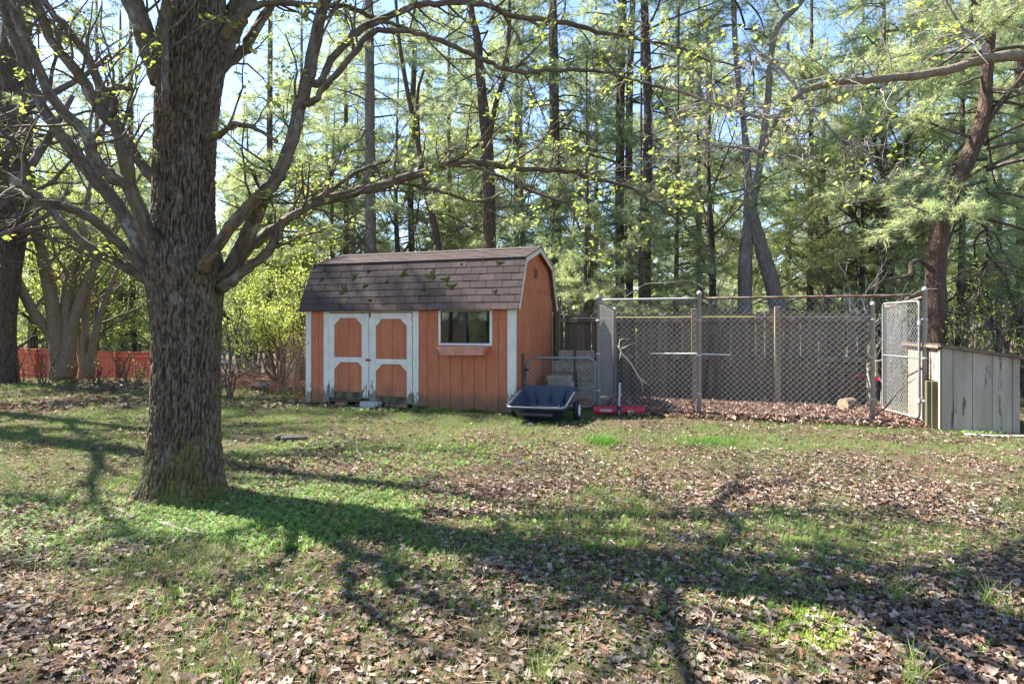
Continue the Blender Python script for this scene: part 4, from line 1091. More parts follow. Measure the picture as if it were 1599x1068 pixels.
for i, lb in enumerate(LIMBS):
    q = np.array([[*P(a, b, d), w / 2 / FPX * d * .84] for a, b, d, w in lb]); q = spline(q, 6)
    q[1:-1, :3] += rg.normal(0, .005, (len(q) - 2, 3))
    part('limb', M['bark_limb'], mt, lambda m: tube(m, q[:, :3], q[:, 3], 14, True, .16, i + 1), True)
    L = np.sum(np.linalg.norm(np.diff(q[:, :3], axis=0), axis=1)); nk = int(L * (7 if i in long_limbs else 4.5)) + 2
    for k in range(nk):
        f = rg.uniform(.22, 1.0); j = min(int(f * (len(q) - 1)), len(q) - 2); t = unit(q[j + 1, :3] - q[j, :3]); a = unit(np.cross(t, rg.normal(0, 1, 3)))
        nd = unit(t * .75 + a * .9 + np.array([0, 0, .25])); 
        if q[j, 2] > 4.6: ln = rg.uniform(.7, 1.5)
        else: ln = rg.uniform(.25, .75)
        grow(tw, q[j, :3], nd, ln, max(min(q[j, 3] * .45, .012), .004), 1, rg, mtips, 4, .20, .06, 5, .55, .85, .0018)
# upper crown, mostly above the picture: carries the shade on the yard
for k in range(44):
    z = rg.uniform(4.3, 9.2); px = 300 + (z - 4.4) * 12; o = np.array([(px - CX) / FPX * TD, TD, z]); a = rg.uniform(0, 2 * PI)
    grow(tw, o, (math.cos(a), math.sin(a), .7), rg.uniform(2.4, 4.6) * (1.15 - (z - 4.4) / 9), .055, 2, rg, mtips, 5, .18, .05, 6, .55, .8, .003)
tw.build('twigs', M['bark_limb'], mt, True)
fo = MB(); sel = [t for t in mtips if rg.random() < (.07 if t[0][0] < -2.9 else .115)]
cl = []
for p, d in sel:
    for _ in range(int(rg.integers(4, 10))): cl.append((p + rg.normal(0, .026, 3), d))
put_leaves(fo, cl, 1, .038, SPRING, rg, LEAF, .012, .1)
tag(fo.build('spring_leaves', M['leaves'], mt), kind='stuff')
part('bare_wood', M['raw_wood'], mt, lambda m: tube(m, spline([P(353, 364, 4.428), P(359, 356, 4.420), P(366, 348, 4.414)], 4), [.004, .012, .018, .022, .020, .023, .017, .011, .004], 8, True, .1, 3), True)

# ---------------------------------------------------------------- limb reaching in from a tree beyond the right edge
rt = thing('right_edge_tree', 'long bare grey limb reaching in above the dog house from a tree beyond', 'tree', (0, 0, 0))
rb = np.array([7.1, 5.9, 0])
def side_trunk(m, b, pts, wob=.1): 
    q = spline(np.array(pts, float), 6); tube(m, q[:, :3] + b, q[:, 3], 18, True, wob, 5)
part('trunk', M['bark_limb'], rt, lambda m: side_trunk(m, rb, [(0, 0, -.1, .26), (0, 0, .4, .20), (.03, 0, 1.6, .17), (.0, .05, 3.2, .15), (-.05, 0, 5, .12), (.1, 0, 7.5, .07), (.1, .1, 9.5, .02)]), True)
RL = [[(1890, 60, 5.95, 30), (1760, 95, 5.9, 26), (1660, 92, 5.8, 23), (1599, 88, 5.75, 21), (1539, 92, 5.7, 19), (1490, 108, 5.7, 17), (1442, 117, 5.7, 16), (1390, 122, 5.7, 15), (1337, 127, 5.7, 14), (1290, 132, 5.7, 13), (1250, 145, 5.7, 12), (1232, 165, 5.7, 11), (1215, 185, 5.7, 9), (1203, 210, 5.7, 8), (1192, 238, 5.7, 7)],
      [(1218, 182, 5.7, 8), (1180, 181, 5.68, 7), (1126, 165, 5.66, 6), (1063, 144, 5.62, 5), (1000, 128, 5.6, 4), (940, 112, 5.6, 3)],
      [(1192, 238, 5.7, 6), (1165, 232, 5.7, 5), (1130, 230, 5.7, 4), (1085, 222, 5.7, 3), (1050, 225, 5.7, 2)],
      [(1248, 146, 5.7, 6), (1262, 162, 5.65, 5), (1285, 185, 5.6, 5), (1310, 217, 5.6, 4), (1350, 236, 5.6, 4), (1362, 262, 5.6, 3), (1372, 290, 5.6, 2)],
      [(1245, 140, 5.7, 6), (1222, 112, 5.75, 5), (1190, 85, 5.8, 5), (1178, 98, 5.8, 4), (1165, 140, 5.8, 3), (1150, 165, 5.8, 2)],
      [(1540, 90, 5.7, 8), (1530, 60, 5.7, 6), (1500, 40, 5.7, 5), (1470, -10, 5.7, 4), (1440, -60, 5.7, 3)]]
tw = MB(); rtips = []; rg = np.random.default_rng(17)
for i, lb in enumerate(RL):
    q = np.array([[*P(a, b, d), w / 2 / FPX * d * .8] for a, b, d, w in lb]); q = spline(q, 6); q[1:-1, :3] += rg.normal(0, .004, (len(q) - 2, 3))
    part('limb', M['bark_smooth'] if i == 0 else M['twig_dead'], rt, lambda m: tube(m, q[:, :3], q[:, 3], 12, True, .12, i + 1), True)
    for k in range(26 if i else 36):
        f = rg.uniform(.3 if i else .45, 1.0); j = min(int(f * (len(q) - 1)), len(q) - 2); t = unit(q[j + 1, :3] - q[j, :3]); a = unit(np.cross(t, rg.normal(0, 1, 3)))
        grow(tw, q[j, :3], unit(t * .8 + a + np.array([0, 0, -.1])), rg.uniform(.3, .8), max(min(q[j, 3] * .5, .008), .003), 1, rg, rtips, 4, .3, -.02, 5, .55, .9, .0018)
for k in range(14):
    z = rg.uniform(4.6, 8.5); a = rg.uniform(0, 2 * PI); grow(tw, rb + np.array([0, 0, z]), (math.cos(a), math.sin(a), .6), rg.uniform(1.4, 2.6), .03, 2, rg, rtips, 5, .2, .05, 6, .55, .8, .003)
tw.build('twigs', M['twig_dead'], rt)
fo = MB(); put_leaves(fo, [t for t in rtips if rg.random() < .10], 2, .05, SPRING, rg, LEAF, .02, .1); tag(fo.build('spring_leaves', M['leaves'], rt), kind='stuff')

# ---------------------------------------------------------------- pines
PINE_COLS = np.array([1.35, 1.1, 1.5]) * 1.9 * np.array([(.085, .135, .062), (.12, .175, .075), (.16, .215, .095), (.075, .12, .075)])
PALE_COLS = np.array([1.1, 1.0, 1.25]) * 1.65 * np.array([(.17, .225, .10), (.22, .27, .125), (.26, .30, .15), (.14, .20, .10)])
def tufts(mb, pos, dirs, rg, cols, n=9, length=.145, w=.0085):
    pos = np.asarray(pos); dirs = np.asarray(dirs); N = len(pos)
    p = np.repeat(pos, n, 0); d = np.repeat(dirs, n, 0) * .75 + rg.normal(0, .55, (N * n, 3)); d /= np.linalg.norm(d, axis=1, keepdims=True)
    s = np.cross(d, rg.normal(0, 1, (N * n, 3))); s /= np.linalg.norm(s, axis=1, keepdims=True)
    L = length * rg.uniform(.7, 1.25, (N * n, 1)); v = np.stack([p - s * w / 2, p + s * w / 2, p + d * L], 1).reshape(-1, 3)
    c = np.repeat(np.repeat(cols[rg.integers(len(cols), size=N)] * rg.uniform(.8, 1.2, (N, 1)), n, 0), 3, 0)
    mb.add(v, [np.arange(len(v)).reshape(-1, 3)], col=c)
def pine_crown(seed, z0, z1, R, step, dead_below, cols, droop=.12, tn=12, start=.25, fine_above=99, dens=1.7):
    rg = np.random.default_rng(seed); wood = MB(); need = MB(); tp, td = [], []
    z = z0
    while z < z1:
        t = (z - z0) / (z1 - z0)
        prof = (.72 + .28 * min(1, t * 5)) * (1 - .86 * max(0, t - .35) / .65)
        for k in range(int(rg.integers(2, 5))):
            a = rg.uniform(0, 2 * PI); L = R * prof * rg.uniform(.65, 1.15); dead = (z < dead_below and rg.random() < .72)
            if dead: L *= .7
            rise = rg.uniform(-.4, .4) + .45 * t; d = np.array([math.cos(a), math.sin(a), rise]); d = unit(d)
            n = 7; pts = [np.array([0, 0, z + rg.uniform(-.15, .15)])]
            for i in range(n):
                d = unit(d + rg.normal(0, .10 if not dead else .16, 3) + np.array([0, 0, -droop * (1 if i < 4 else -.6)])); pts.append(pts[-1] + d * L / n)
            pts = np.array(pts); r0 = .010 + .008 * L
            tube(wood, pts, np.linspace(r0, .004, n + 1), 4, False, seed=int(rg.integers(20)))
            nt = int(L * (7.5 if not dead else 4) * dens) + 2
            for m in range(nt):
                f = rg.uniform(start, 1); j = min(int(f * n), n - 1); q = pts[j] + (pts[j+1] - pts[j]) * (f * n - j); dd = unit(pts[j+1] - pts[j])
                lat = unit(np.cross(dd, [0, 0, 1]) * (1 if m % 2 else -1) + rg.normal(0, .25, 3)); td0 = unit(dd * .75 + lat * .8 + np.array([0, 0, .05 if not dead else -.1])); l = (.22 + .55 * (1.1 - f)) * rg.uniform(.6, 1.2) * (.6 + .25 * L / 2)
                e = q + td0 * l + np.array([0, 0, rg.normal(-.02, .13)])
                if dead:
                    mid = (q + e) / 2 + rg.normal(0, .05, 3); tube(wood, np.array([q, mid, e + rg.normal(0, .06, 3)]), [.005, .004, .002], 3, False)
                    continue
                tube(wood, np.array([q, e]), [.005, .0025], 3, False)
                k2 = max(2, int(l / .085))
                for u in np.linspace(.3, 1.0, k2): tp.append(q + (e - q) * u + rg.normal(0, .012, 3)); td.append(td0)
            if not dead: tp.append(pts[-1]); td.append(d)
        z += step * rg.uniform(.6, 1.4)
    tufts(need, tp, td, rg, cols, tn)
    wm = wood.mesh('branches'); wm.materials.append(M['twig']); nm = need.mesh('needles'); nm.materials.append(M['needles'])
    return wm, nm
CROWNS = [pine_crown(1, 3.0, 15.5, 2.9, .42, 5.5, PINE_COLS), pine_crown(2, 2.3, 14.5, 2.6, .40, 4.0, PINE_COLS, .16), pine_crown(3, 4.6, 16.5, 3.0, .42, 7.2, PINE_COLS, .08),
          pine_crown(4, 1.6, 12.0, 2.7, .34, 2.4, PALE_COLS, .17), pine_crown(5, 2.0, 13.0, 3.1, .36, 3.4, PALE_COLS, .14), pine_crown(6, .8, 8.5, 2.3, .30, .6, PALE_COLS, .12, dens=2.3)]
def pine(label, path, crown, mat, rz, sc=1.0, group='pines behind the shed and dog run', extra=None, base=None):
    """path rows: px, py, distance, width px (trunk axis in the picture, lowest first)"""
    q = np.array([[*P(a, b, d), w / 2 / FPX * d * .88] for a, b, d, w in path])
    lo, hi = q[0], q[-1]
    zb = float(gz(lo[0], lo[1])) - .15
    if lo[2] > zb + .3:
        k = q[1] - q[0]; k = k / max(k[2], .1); b = lo + k * (zb - lo[2]) * .35; b[2] = zb; b[3] = lo[3] * 1.18; q = np.vstack([b, q])
    top = q[-1].copy(); k = (q[-1] - q[-2]); k = k / max(k[2], .1); H = 15.0 * sc
    if top[2] < H - 1: 
        e = top + k * (H - top[2]) * .3; e[2] = H; e[3] = .03; m_ = (top + e) / 2; m_[3] = top[3] * .7; q = np.vstack([q, m_, e])
    s = spline(q, 6); s[:, 3] = np.maximum(s[:, 3], .02)
    t = thing('pine_tree', label, 'pine tree', (float(q[0, 0]), float(q[0, 1]), float(zb + .15)), 0.0, group)
    o3 = np.array(t.location)
    part('trunk', mat, t, lambda m: tube(m, s[:, :3] - o3, s[:, 3], 14, True, .08, int(abs(rz * 10)) + 1), True)
    for ex in (extra or []):
        x = spline(np.array([[*P(a, b, d), w / 2 / FPX * d * .82] for a, b, d, w in ex]), 6)
        part('stem', mat, t, lambda m: tube(m, x[:, :3] - o3, np.maximum(x[:, 3], .015), 12, True, .08, 3), True)
    mid = s[np.argmin(abs(s[:, 2] - 6.0)), :2] - o3[:2]
    if crown is not None:
        for nm, me in zip(('branches', 'needles'), CROWNS[crown]):
            c = bpy.data.objects.new(nm, me); COL.objects.link(c); c.parent = t; c.location = (float(mid[0]), float(mid[1]), 0); c.rotation_euler = (0, 0, rz); c.scale = (sc, sc, sc)
            if nm == 'needles': c['kind'] = 'stuff'
    return t
B = M
pine('straight pale grey pine trunk rising behind the left end of the shed roof', [(579, 400, 17.5, 19), (578, 250, 17.5, 18), (577, 100, 17.5, 17), (576, 0, 17.5, 15)], 0, M['bark_grey'], .3)
pine('slim grey pine between the pale trunk and the leaning reddish trunk', [(643, 400, 21, 11), (641, 300, 21, 11), (645, 150, 21, 10), (648, 40, 21, 9)], 1, M['bark_pine'], 1.4)
pine('thin reddish trunk leaning left behind the middle of the shed roof', [(686, 400, 16.5, 11), (678, 350, 16.5, 11), (664, 295, 16.5, 10), (650, 210, 16.5, 9), (632, 120, 16.5, 8), (620, 30, 16.5, 6)], None, M['bark_red'], .9,
     extra=[[(655, 240, 16.5, 7), (652, 150, 16.4, 6), (662, 110, 16.4, 5)], [(645, 180, 16.5, 5), (660, 160, 16.3, 4), (690, 150, 16.2, 3)]])
pine('dark reddish pine that forks above the right half of the shed roof', [(766, 400, 15.5, 22), (764, 340, 15.5, 22), (762, 250, 15.5, 21), (757, 190, 15.5, 19), (750, 120, 15.5, 16), (745, 60, 15.5, 14), (735, 10, 15.5, 12)], 2, M['bark_red'], 2.2,
     extra=[[(763, 215, 15.5, 12), (775, 160, 15.4, 10), (790, 110, 15.4, 9), (795, 50, 15.4, 8), (797, -40, 15.4, 6)]])
pine('dark straight pine just behind the shed gable', [(869, 470, 15.8, 21), (868, 350, 15.8, 20), (866, 200, 15.8, 18), (864, 60, 15.8, 16), (863, -20, 15.8, 14)], 1, M['bark_pine'], 3.4)
pine('twin-trunked dark pine behind the left end of the dog run', [(968, 455, 16.4, 16), (968, 300, 16.4, 16), (969, 150, 16.4, 15), (972, 20, 16.4, 14), (973, -30, 16.4, 13)], 0, M['bark_pine'], 4.1,
     extra=[[(983, 470, 16.3, 15), (982, 300, 16.3, 14), (983, 150, 16.3, 13), (988, 0, 16.3, 11), (990, -120, 16.3, 8)]])
pine('single dark pine next to the twin-trunked one', [(1008, 460, 15.4, 19), (1010, 330, 15.4, 17), (1012, 200, 15.4, 16), (1010, 100, 15.4, 15), (1006, 0, 15.4, 13)], 2, M['bark_pine'], 5.2)
pine('pale grey tree with two crossing stems behind the middle of the dog run', [(1163, 470, 14.0, 24), (1164, 400, 14.0, 23), (1169, 320, 14.0, 17), (1163, 210, 14.0, 11), (1152, 120, 14.0, 10), (1147, 42, 14.0, 9), (1145, -20, 14, 10)], 2, M['bark_grey'], .5,
     extra=[[(1216, 490, 13.9, 30), (1206, 446, 13.9, 28), (1186, 376, 13.9, 24), (1175, 325, 13.9, 18), (1186, 262, 13.9, 13), (1198, 168, 13.9, 12), (1210, 55, 13.9, 11), (1250, 5, 13.9, 9), (1290, -60, 13.9, 8)]])
pine('reddish leaning pine rising behind the dog house', [(1463, 520, 10.9, 34), (1461, 446, 10.9, 33), (1466, 370, 10.9, 31), (1484, 305, 10.9, 28), (1513, 245, 10.9, 26), (1536, 180, 10.9, 23), (1541, 120, 10.9, 18), (1548, 40, 10.9, 15), (1552, -30, 10.9, 12)], 4, M['bark_red'], 1.9,
     extra=[[(1530, 205, 10.9, 14), (1552, 175, 10.8, 12), (1580, 140, 10.7, 9), (1610, 100, 10.6, 7)], [(1463, 320, 10.9, 11), (1440, 315, 10.6, 9), (1410, 310, 10.4, 8), (1370, 312, 10.2, 6), (1330, 318, 10.0, 4)],
            [(1458, 425, 10.9, 9), (1438, 408, 10.6, 8), (1423, 412, 10.5, 8), (1420, 430, 10.4, 7), (1390, 435, 10.3, 4)], [(1470, 340, 10.9, 9), (1520, 338, 10.7, 8), (1570, 350, 10.5, 6), (1620, 365, 10.4, 3)]])
pine('dark trunk standing in the shade beyond the dog house', [(1597, 540, 15.5, 18), (1596, 380, 15.5, 17), (1594, 200, 15.5, 15), (1590, 0, 15.5, 13)], 4, M['bark_pine'], 3.0)
pine('huge dark trunk at the left edge beside the red fence', [(2, 606, 14.4, 62), (6, 585, 14.4, 44), (6, 500, 14.4, 38), (12, 300, 14.4, 66), (22, 150, 14.4, 52), (26, 40, 14.4, 44), (28, -30, 14.4, 40)], 0, M['bark_pine'], 2.6,
     extra=[[(28, 372, 14.2, 8), (60, 358, 14.0, 6), (100, 355, 13.8, 4)], [(28, 378, 14.2, 7), (70, 372, 14.0, 5), (115, 374, 13.8, 3)], [(20, 380, 14.2, 8), (-20, 350, 14.0, 6)]])
pine('slim dark trunk behind the red fence beside the big tree', [(190, 555, 25, 9), (189, 480, 25, 8), (188, 300, 25, 7), (188, 100, 25, 6)], 3, M['bark_pine'], .8)
pine('slightly thicker dark trunk behind the red fence near the big tree', [(209, 555, 24, 10), (208, 480, 24, 10), (205, 300, 24, 9), (204, 100, 24, 7)], 5, M['bark_pine'], 4.8)
pine('pale bushy pine behind the left corner of the shed', [(420, 560, 19, 14), (421, 400, 19, 13), (421, 200, 19, 10), (422, 60, 19, 8)], 3, M['bark_pine'], 1.1)
pine('pale soft-needled young pine behind the shed gable and block stack', [(915, 520, 13.6, 8), (914, 430, 13.6, 7), (916, 330, 13.6, 5), (916, 250, 13.6, 3)], 5, M['bark_pine'], 2.0, .52)
pine('pale soft-needled young pine behind the left half of the dog run', [(1055, 520, 14.4, 9), (1056, 430, 14.4, 8), (1058, 330, 14.4, 6), (1059, 250, 14.4, 4)], 5, M['bark_pine'], 5.0, .62)
pine('young green pine behind the right end of the dog run', [(1345, 520, 15.5, 9), (1346, 430, 15.5, 8), (1347, 330, 15.5, 6)], 5, M['bark_pine'], 3.7, .85)
# farther pines deeper in the wood, told apart by nothing but their place
def far_pines():
    rg = np.random.default_rng(77); tm = []
    for k in range(3):
        mb = MB(); q = spline(np.array([(0, 0, -.3, .12), (.25 * k, .02, 4, .10), (-.35 + .2 * k, .04 * k, 9, .07), (.05, 0, 15, .02)]), 5); tube(mb, q[:, :3], q[:, 3], 9, True, .08, k); me = mb.mesh('trunk', True); me.materials.append(M['bark_grey']); tm.append(me)
    spots = []
    for i in range(400):
        d = rg.uniform(22, 54); px = rg.uniform(-60, 1660); x = (px - CX) / FPX * d
        if 0 < px < 235 and d < 27: continue
        if any((x - a) ** 2 + (d - b) ** 2 < (2.9 if d < 30 else 3.6) ** 2 for a, b in spots): continue
        if 245 < px < 350 and rg.random() < .8: continue
        spots.append((x, d))
        if len(spots) >= 40: break
    for i, (x, d) in enumerate(spots):
        deep = d > 32
        t = thing('pine_tree', 'tall pine deep in the wood, seen between the nearer trunks' if deep else 'pine of the middle distance, standing in the wood behind the yard', 'pine tree', (x, d, float(gz(x, d))), rg.uniform(0, 6), 'pines deep in the wood' if deep else 'pines of the middle distance')
        c = int(rg.choice([0, 1, 2, 3, 4, 1, 3])); s = rg.uniform(.8, 1.15) * (1 + max(0, d - 30) * .006)
        for nm, me in (('trunk', tm[i % 3]), ('branches', CROWNS[c][0]), ('needles', CROWNS[c][1])):
            o = bpy.data.objects.new(nm, me); COL.objects.link(o); o.parent = t; o.scale = (s, s, s)
            if nm == 'needles': o['kind'] = 'stuff'
far_pines()

# ---------------------------------------------------------------- many-stemmed trees by the red fence
def stems_tree(label, base, stems, seed, leafn=2, crown_lvl=2, cols=SPRING, size=.075, frac=.7, group=None):
    rg = np.random.default_rng(seed); t = thing('multi_stem_tree', label, 'tree', (0, 0, 0), 0, group); tw = MB(); tips = []
    for i, st in enumerate(stems):
        q = spline(np.array([[*P(a, b, d), w / 2 / FPX * d * .8] for a, b, d, w in st]), 6)
        part('stem', M['bark_smooth'], t, lambda m: tube(m, q[:, :3], q[:, 3], 14, True, .10, i), True)
        e = q[-1]; dirn = unit(q[-1, :3] - q[-4, :3])
        grow(tw, e[:3], dirn, 2.6, e[3] * .8, crown_lvl, rg, tips, 6, .15, .12, 6, .55, .7, .004)
        for k in range(4):
            j = rg.integers(len(q) // 2, len(q)); a = unit(rg.normal(0, 1, 3)); grow(tw, q[j, :3], unit(dirn * .6 + a * .8 + np.array([0, 0, .3])), rg.uniform(1.2, 2.2), q[j, 3] * .4, crown_lvl - 1 + (1 if k < 2 else 0), rg, tips, 5, .18, .1, 6, .55, .75, .004)
    tw.build('branches', M['bark_smooth'], t, True)
    fo = MB(); put_leaves(fo, [x for x in tips if rg.random() < frac], leafn, size, cols, rg, SIMPLE, .07, .2); tag(fo.build('foliage', M['leaves'], t), kind='stuff')
    return t
stems_tree('stout many-stemmed tree with knotty trunk before the red fence', None, [
    [(96, 592, 15.0, 32), (90, 560, 15.0, 24), (83, 530, 15, 20), (66, 505, 14.9, 20), (48, 480, 14.8, 18), (28, 440, 14.8, 17), (10, 395, 14.7, 14), (-5, 340, 14.7, 11)],
    [(94, 590, 15.0, 34), (91, 560, 15.0, 30), (87, 520, 14.95, 24), (79, 462, 14.9, 24), (68, 408, 14.9, 20), (60, 370, 14.9, 16), (52, 310, 14.9, 11)],
    [(100, 592, 15.05, 32), (101, 560, 15.05, 28), (103, 520, 15.1, 22), (104, 462, 15.15, 21), (117, 408, 15.2, 18), (130, 360, 15.2, 14), (138, 300, 15.2, 10)],
    [(102, 590, 15.1, 28), (108, 550, 15.1, 22), (113, 510, 15.15, 20), (130, 455, 15.2, 17), (153, 404, 15.3, 13), (171, 370, 15.3, 10)]], 5)
stems_tree('slimmer many-stemmed tree beside the stout one before the red fence', None, [
    [(131, 592, 15.6, 22), (129, 565, 15.6, 15), (122, 530, 15.6, 13), (118, 490, 15.6, 12), (112, 440, 15.6, 10)],
    [(134, 592, 15.6, 22), (133, 560, 15.6, 16), (133, 520, 15.6, 14), (136, 470, 15.6, 12), (148, 420, 15.6, 9)],
    [(137, 592, 15.6, 22), (142, 560, 15.6, 18), (150, 520, 15.6, 12), (162, 475, 15.6, 10), (184, 420, 15.6, 7)]], 6, frac=.6)

# ---------------------------------------------------------------- shrubs
def shrub(label, p, h, r, n, seed, cols, leaf=.045, per=2, frac=.6, mat='twig', lvl=2, group=None, up=.12, name='shrub'):
    rg = np.random.default_rng(seed); p = np.array([p[0], p[1], float(gz(p[0], p[1]))]); t = thing(name, label, 'shrub', p, 0, group); tw = MB(); tips = []
    for k in range(n):
        a = rg.uniform(0, 2 * PI); lean = rg.uniform(.1, .9) * r / h; grow(tw, (rg.normal(0, .10 * r), rg.normal(0, .10 * r), -.03), (math.cos(a) * lean, math.sin(a) * lean, 1), h * rg.uniform(.55, 1.0), .012 + .006 * h, lvl, rg, tips, 5, .16, up, 5, .5, .75, .003)
    tw.build('stems', M[mat], t)
    if frac > 0:
        fo = MB(); put_leaves(fo, [x for x in tips if rg.random() < frac], per, leaf, cols, rg, SIMPLE, .05, .2); tag(fo.build('foliage', M['leaves'], t), kind='stuff')
    return t
def sp(px, d): return ((px - CX) / FPX * d, d)
shrub('yellow-green leafing shrub beside the left wall of the shed', sp(438, 13.2), 2.4, 1.2, 10, 1, SPRING, .06, 5, 1.0)
shrub('bright leafy shrub behind the left wall of the shed', sp(470, 15.0), 3.2, 1.3, 9, 2, SPRING, .065, 5, 1.0)
shrub('tall pale green shrub between the big tree and the shed', sp(395, 16.5), 3.8, 1.6, 10, 3, SPRING, .07, 4, 1.0)
shrub('dark tangled bare shrub behind the brush pile', sp(372, 14.2), 2.2, 1.0, 9, 4, FRESH, .05, 1, .12, 'twig')
shrub('tangled grey bare shrub behind the block stack', sp(905, 13.2), 3.0, 1.4, 10, 5, FRESH, .04, 1, .10, 'twig_dead', up=.02)
shrub('tangled bare shrub behind the wooden fence at the dog run middle', sp(1120, 13.5), 3.1, 1.6, 9, 6, SPRING, .05, 1, .14, 'twig_dead', up=.02)
shrub('leafing shrub arching behind the dog house', sp(1530, 10.6), 2.5, 1.5, 9, 7, FRESH, .055, 2, .55)
shrub('dead vine tangle over the right end of the dog run', sp(1372, 10.45), 2.3, .9, 9, 8, FRESH, .04, 1, .04, 'twig_dead', up=-.02)
shrub('green leafy shrub at the right edge beyond the dog house', sp(1590, 12.4), 3.4, 1.6, 10, 9, FRESH, .06, 2, .8)
shrub('leafing shrub behind the wooden fence near its right end', sp(1300, 13.4), 2.9, 1.4, 9, 10, FRESH, .05, 2, .4)
def understory():
    rg = np.random.default_rng(9)
    src = []
    for k, (cols, fr) in enumerate(((SPRING, .6), (FRESH, .65), (FRESH, .4))):
        o = shrub('x', (0, 0), 3.3, 1.7, 9, 60 + k, cols, .075, 2, fr, 'twig'); src.append([(c.name.split('.')[0], c.data) for c in o.children])
        for c in list(o.children): bpy.data.objects.remove(c)
        bpy.data.objects.remove(o)
    for i in range(42):
        d = rg.uniform(20, 40); px = -60 + i * 41 + rg.uniform(-20, 20); x, y = sp(px, d); far = d > 29
        t = thing('shrub', 'leafy understory shrub far back under the pines' if far else 'leafy understory shrub under the nearer pines of the wood', 'shrub', (x, y, float(gz(x, y))), rg.uniform(0, 6), 'far understory shrubs' if far else 'nearer understory shrubs')
        s = rg.uniform(.7, 1.4)
        for nm, me in src[int(rg.integers(3))]:
            o = bpy.data.objects.new(nm, me); COL.objects.link(o); o.parent = t; o.scale = (s, s, s)
            if nm == 'foliage': o['kind'] = 'stuff'
understory()
# tall leafy tree standing behind the red fence, bright against the sky
def leafy_tree(label, p, h, seed, cols, frac=.75, leaf=.10, per=3, r=.16, group=None):
    rg = np.random.default_rng(seed); p = np.array([p[0], p[1], float(gz(*p[:2]))]); t = thing('leafy_tree', label, 'tree', p, 0, group); tw = MB(); tips = []
    q = spline(np.array([(0, 0, -.2, r * 1.2), (.05, 0, h * .3, r), (-.05, .05, h * .6, r * .6), (.05, 0, h, r * .15)]), 6)
    part('trunk', M['bark_pine'], t, lambda m: tube(m, q[:, :3], q[:, 3], 12, True, .08, seed), True)
    for k in range(15):
        f = .22 + .75 * k / 15; j = int(f * (len(q) - 1)); a = k * 2.4 + rg.uniform(-.4, .4); grow(tw, q[j, :3], (math.cos(a), math.sin(a), .55 + .4 * f), h * .33 * (1.2 - .75 * f), q[j, 3] * .45, 2, rg, tips, 6, .15, .06, 5, .52, .8, .004)
    tw.build('branches', M['twig'], t); fo = MB(); put_leaves(fo, [x for x in tips if rg.random() < frac], per, leaf, cols, rg, SIMPLE, .12, .2); tag(fo.build('foliage', M['leaves'], t), kind='stuff')
    return t
leafy_tree('bright yellow-green tree behind the left end of the red fence', sp(50, 24), 9, 31, SPRING, 1.0, .13, 4)
leafy_tree('fresh green tree behind the red fence near the slim trunks', sp(165, 26), 8.5, 32, SPRING, 1.0, .13, 4)
leafy_tree('pale green tree between the big tree and the shed, deep behind', sp(385, 22), 7, 33, SPRING, 1.0, .12, 4)
leafy_tree('light green tree far behind the left end of the shed roof', sp(505, 28), 8, 34, SPRING, 1.0, .13, 4)
leafy_tree('rounded light green tree beyond the dog house in the wood', sp(1500, 19), 7, 35, FRESH)
# tree beyond the left edge, whose crown shades the front of the yard
leafy_tree('leafy tree beyond the left edge, shading the front of the yard', (-9.3, 5.4), 10.5, 36, SPRING, .5, .075, 2, .2)

def far_wood():
    rg = np.random.default_rng(99); mb = MB(); N = 32000
    d = rg.uniform(52, 80, N); px = rg.uniform(-250, 1850, N); x = (px - CX) / FPX * d
    hmax = 3.0 + 7.0 * fbm(px / 70, d / 14, 0, 13, 3); z = rg.random(N) ** 1.3 * hmax + gz(x, d)
    v = SIMPLE[0]; cols = np.vstack([FRESH, SPRING, PALE_COLS, PINE_COLS]); c = cols[(vnoise(x * .25, z * .25, d * .3, 4) * 13.9).astype(int)] * rg.uniform(.75, 1.2, (N, 1))
    scatter(mb, v, SIMPLE[1], np.column_stack([x, d, z]), rots(rg.uniform(0, 6.3, N), rg.uniform(-1.5, 1.5, N), rg.uniform(0, 6, N)), rg.uniform(.5, 1.1, N), c)
    tag(mb.build('far_wood', M['leaves']), 'far-off mass of light green wood closing the view', 'wood', kind='stuff')
far_wood()

def bare_trees():
    for i, (px, d, h, fr, lab) in enumerate(((620, 18.5, 10, .05, 'bare slender tree with a web of grey twigs behind the middle of the shed'), (815, 17.5, 11, .06, 'bare twiggy tree between the forked pine and the shed gable'), (920, 18.5, 10, .05, 'bare twiggy tree behind the block stack'), (1110, 17, 10, .08, 'bare twiggy tree between the dark pines and the pale crossing stems'), (1290, 16.5, 9.5, .08, 'bare twiggy tree behind the right half of the dog run'), (1420, 15, 9, .12, 'twiggy half-leafed tree beside the leaning reddish pine'), (520, 19, 9, .2, 'twiggy half-leafed tree behind the left end of the shed'))):
        leafy_tree(lab, sp(px, d), h, 400 + i, SPRING, fr, .07, 2, .10)
bare_trees()
pine('dense bright green pine behind the right end of the wooden fence', [(1375, 520, 14.2, 12), (1376, 430, 14.2, 11), (1378, 330, 14.2, 9), (1380, 150, 14.2, 7)], 4, M['bark_pine'], 5.7, .95)
pine('dense dark green pine just behind the leaning reddish one', [(1500, 520, 15.0, 12), (1501, 430, 15.0, 11), (1503, 330, 15.0, 9), (1503, 150, 15, 7)], 4, M['bark_pine'], .7, .95)
pine('pale feathery pine filling the gap beyond the right half of the dog run', [(1265, 520, 17.0, 12), (1265, 430, 17.0, 11), (1266, 330, 17.0, 9), (1267, 150, 17, 7)], 3, M['bark_pine'], 2.7, .95)
pine('pale feathery pine beyond the forked pine over the shed roof', [(805, 520, 18.5, 12), (806, 430, 18.5, 11), (806, 330, 18.5, 9), (807, 150, 18.5, 7)], 4, M['bark_pine'], 4.4)
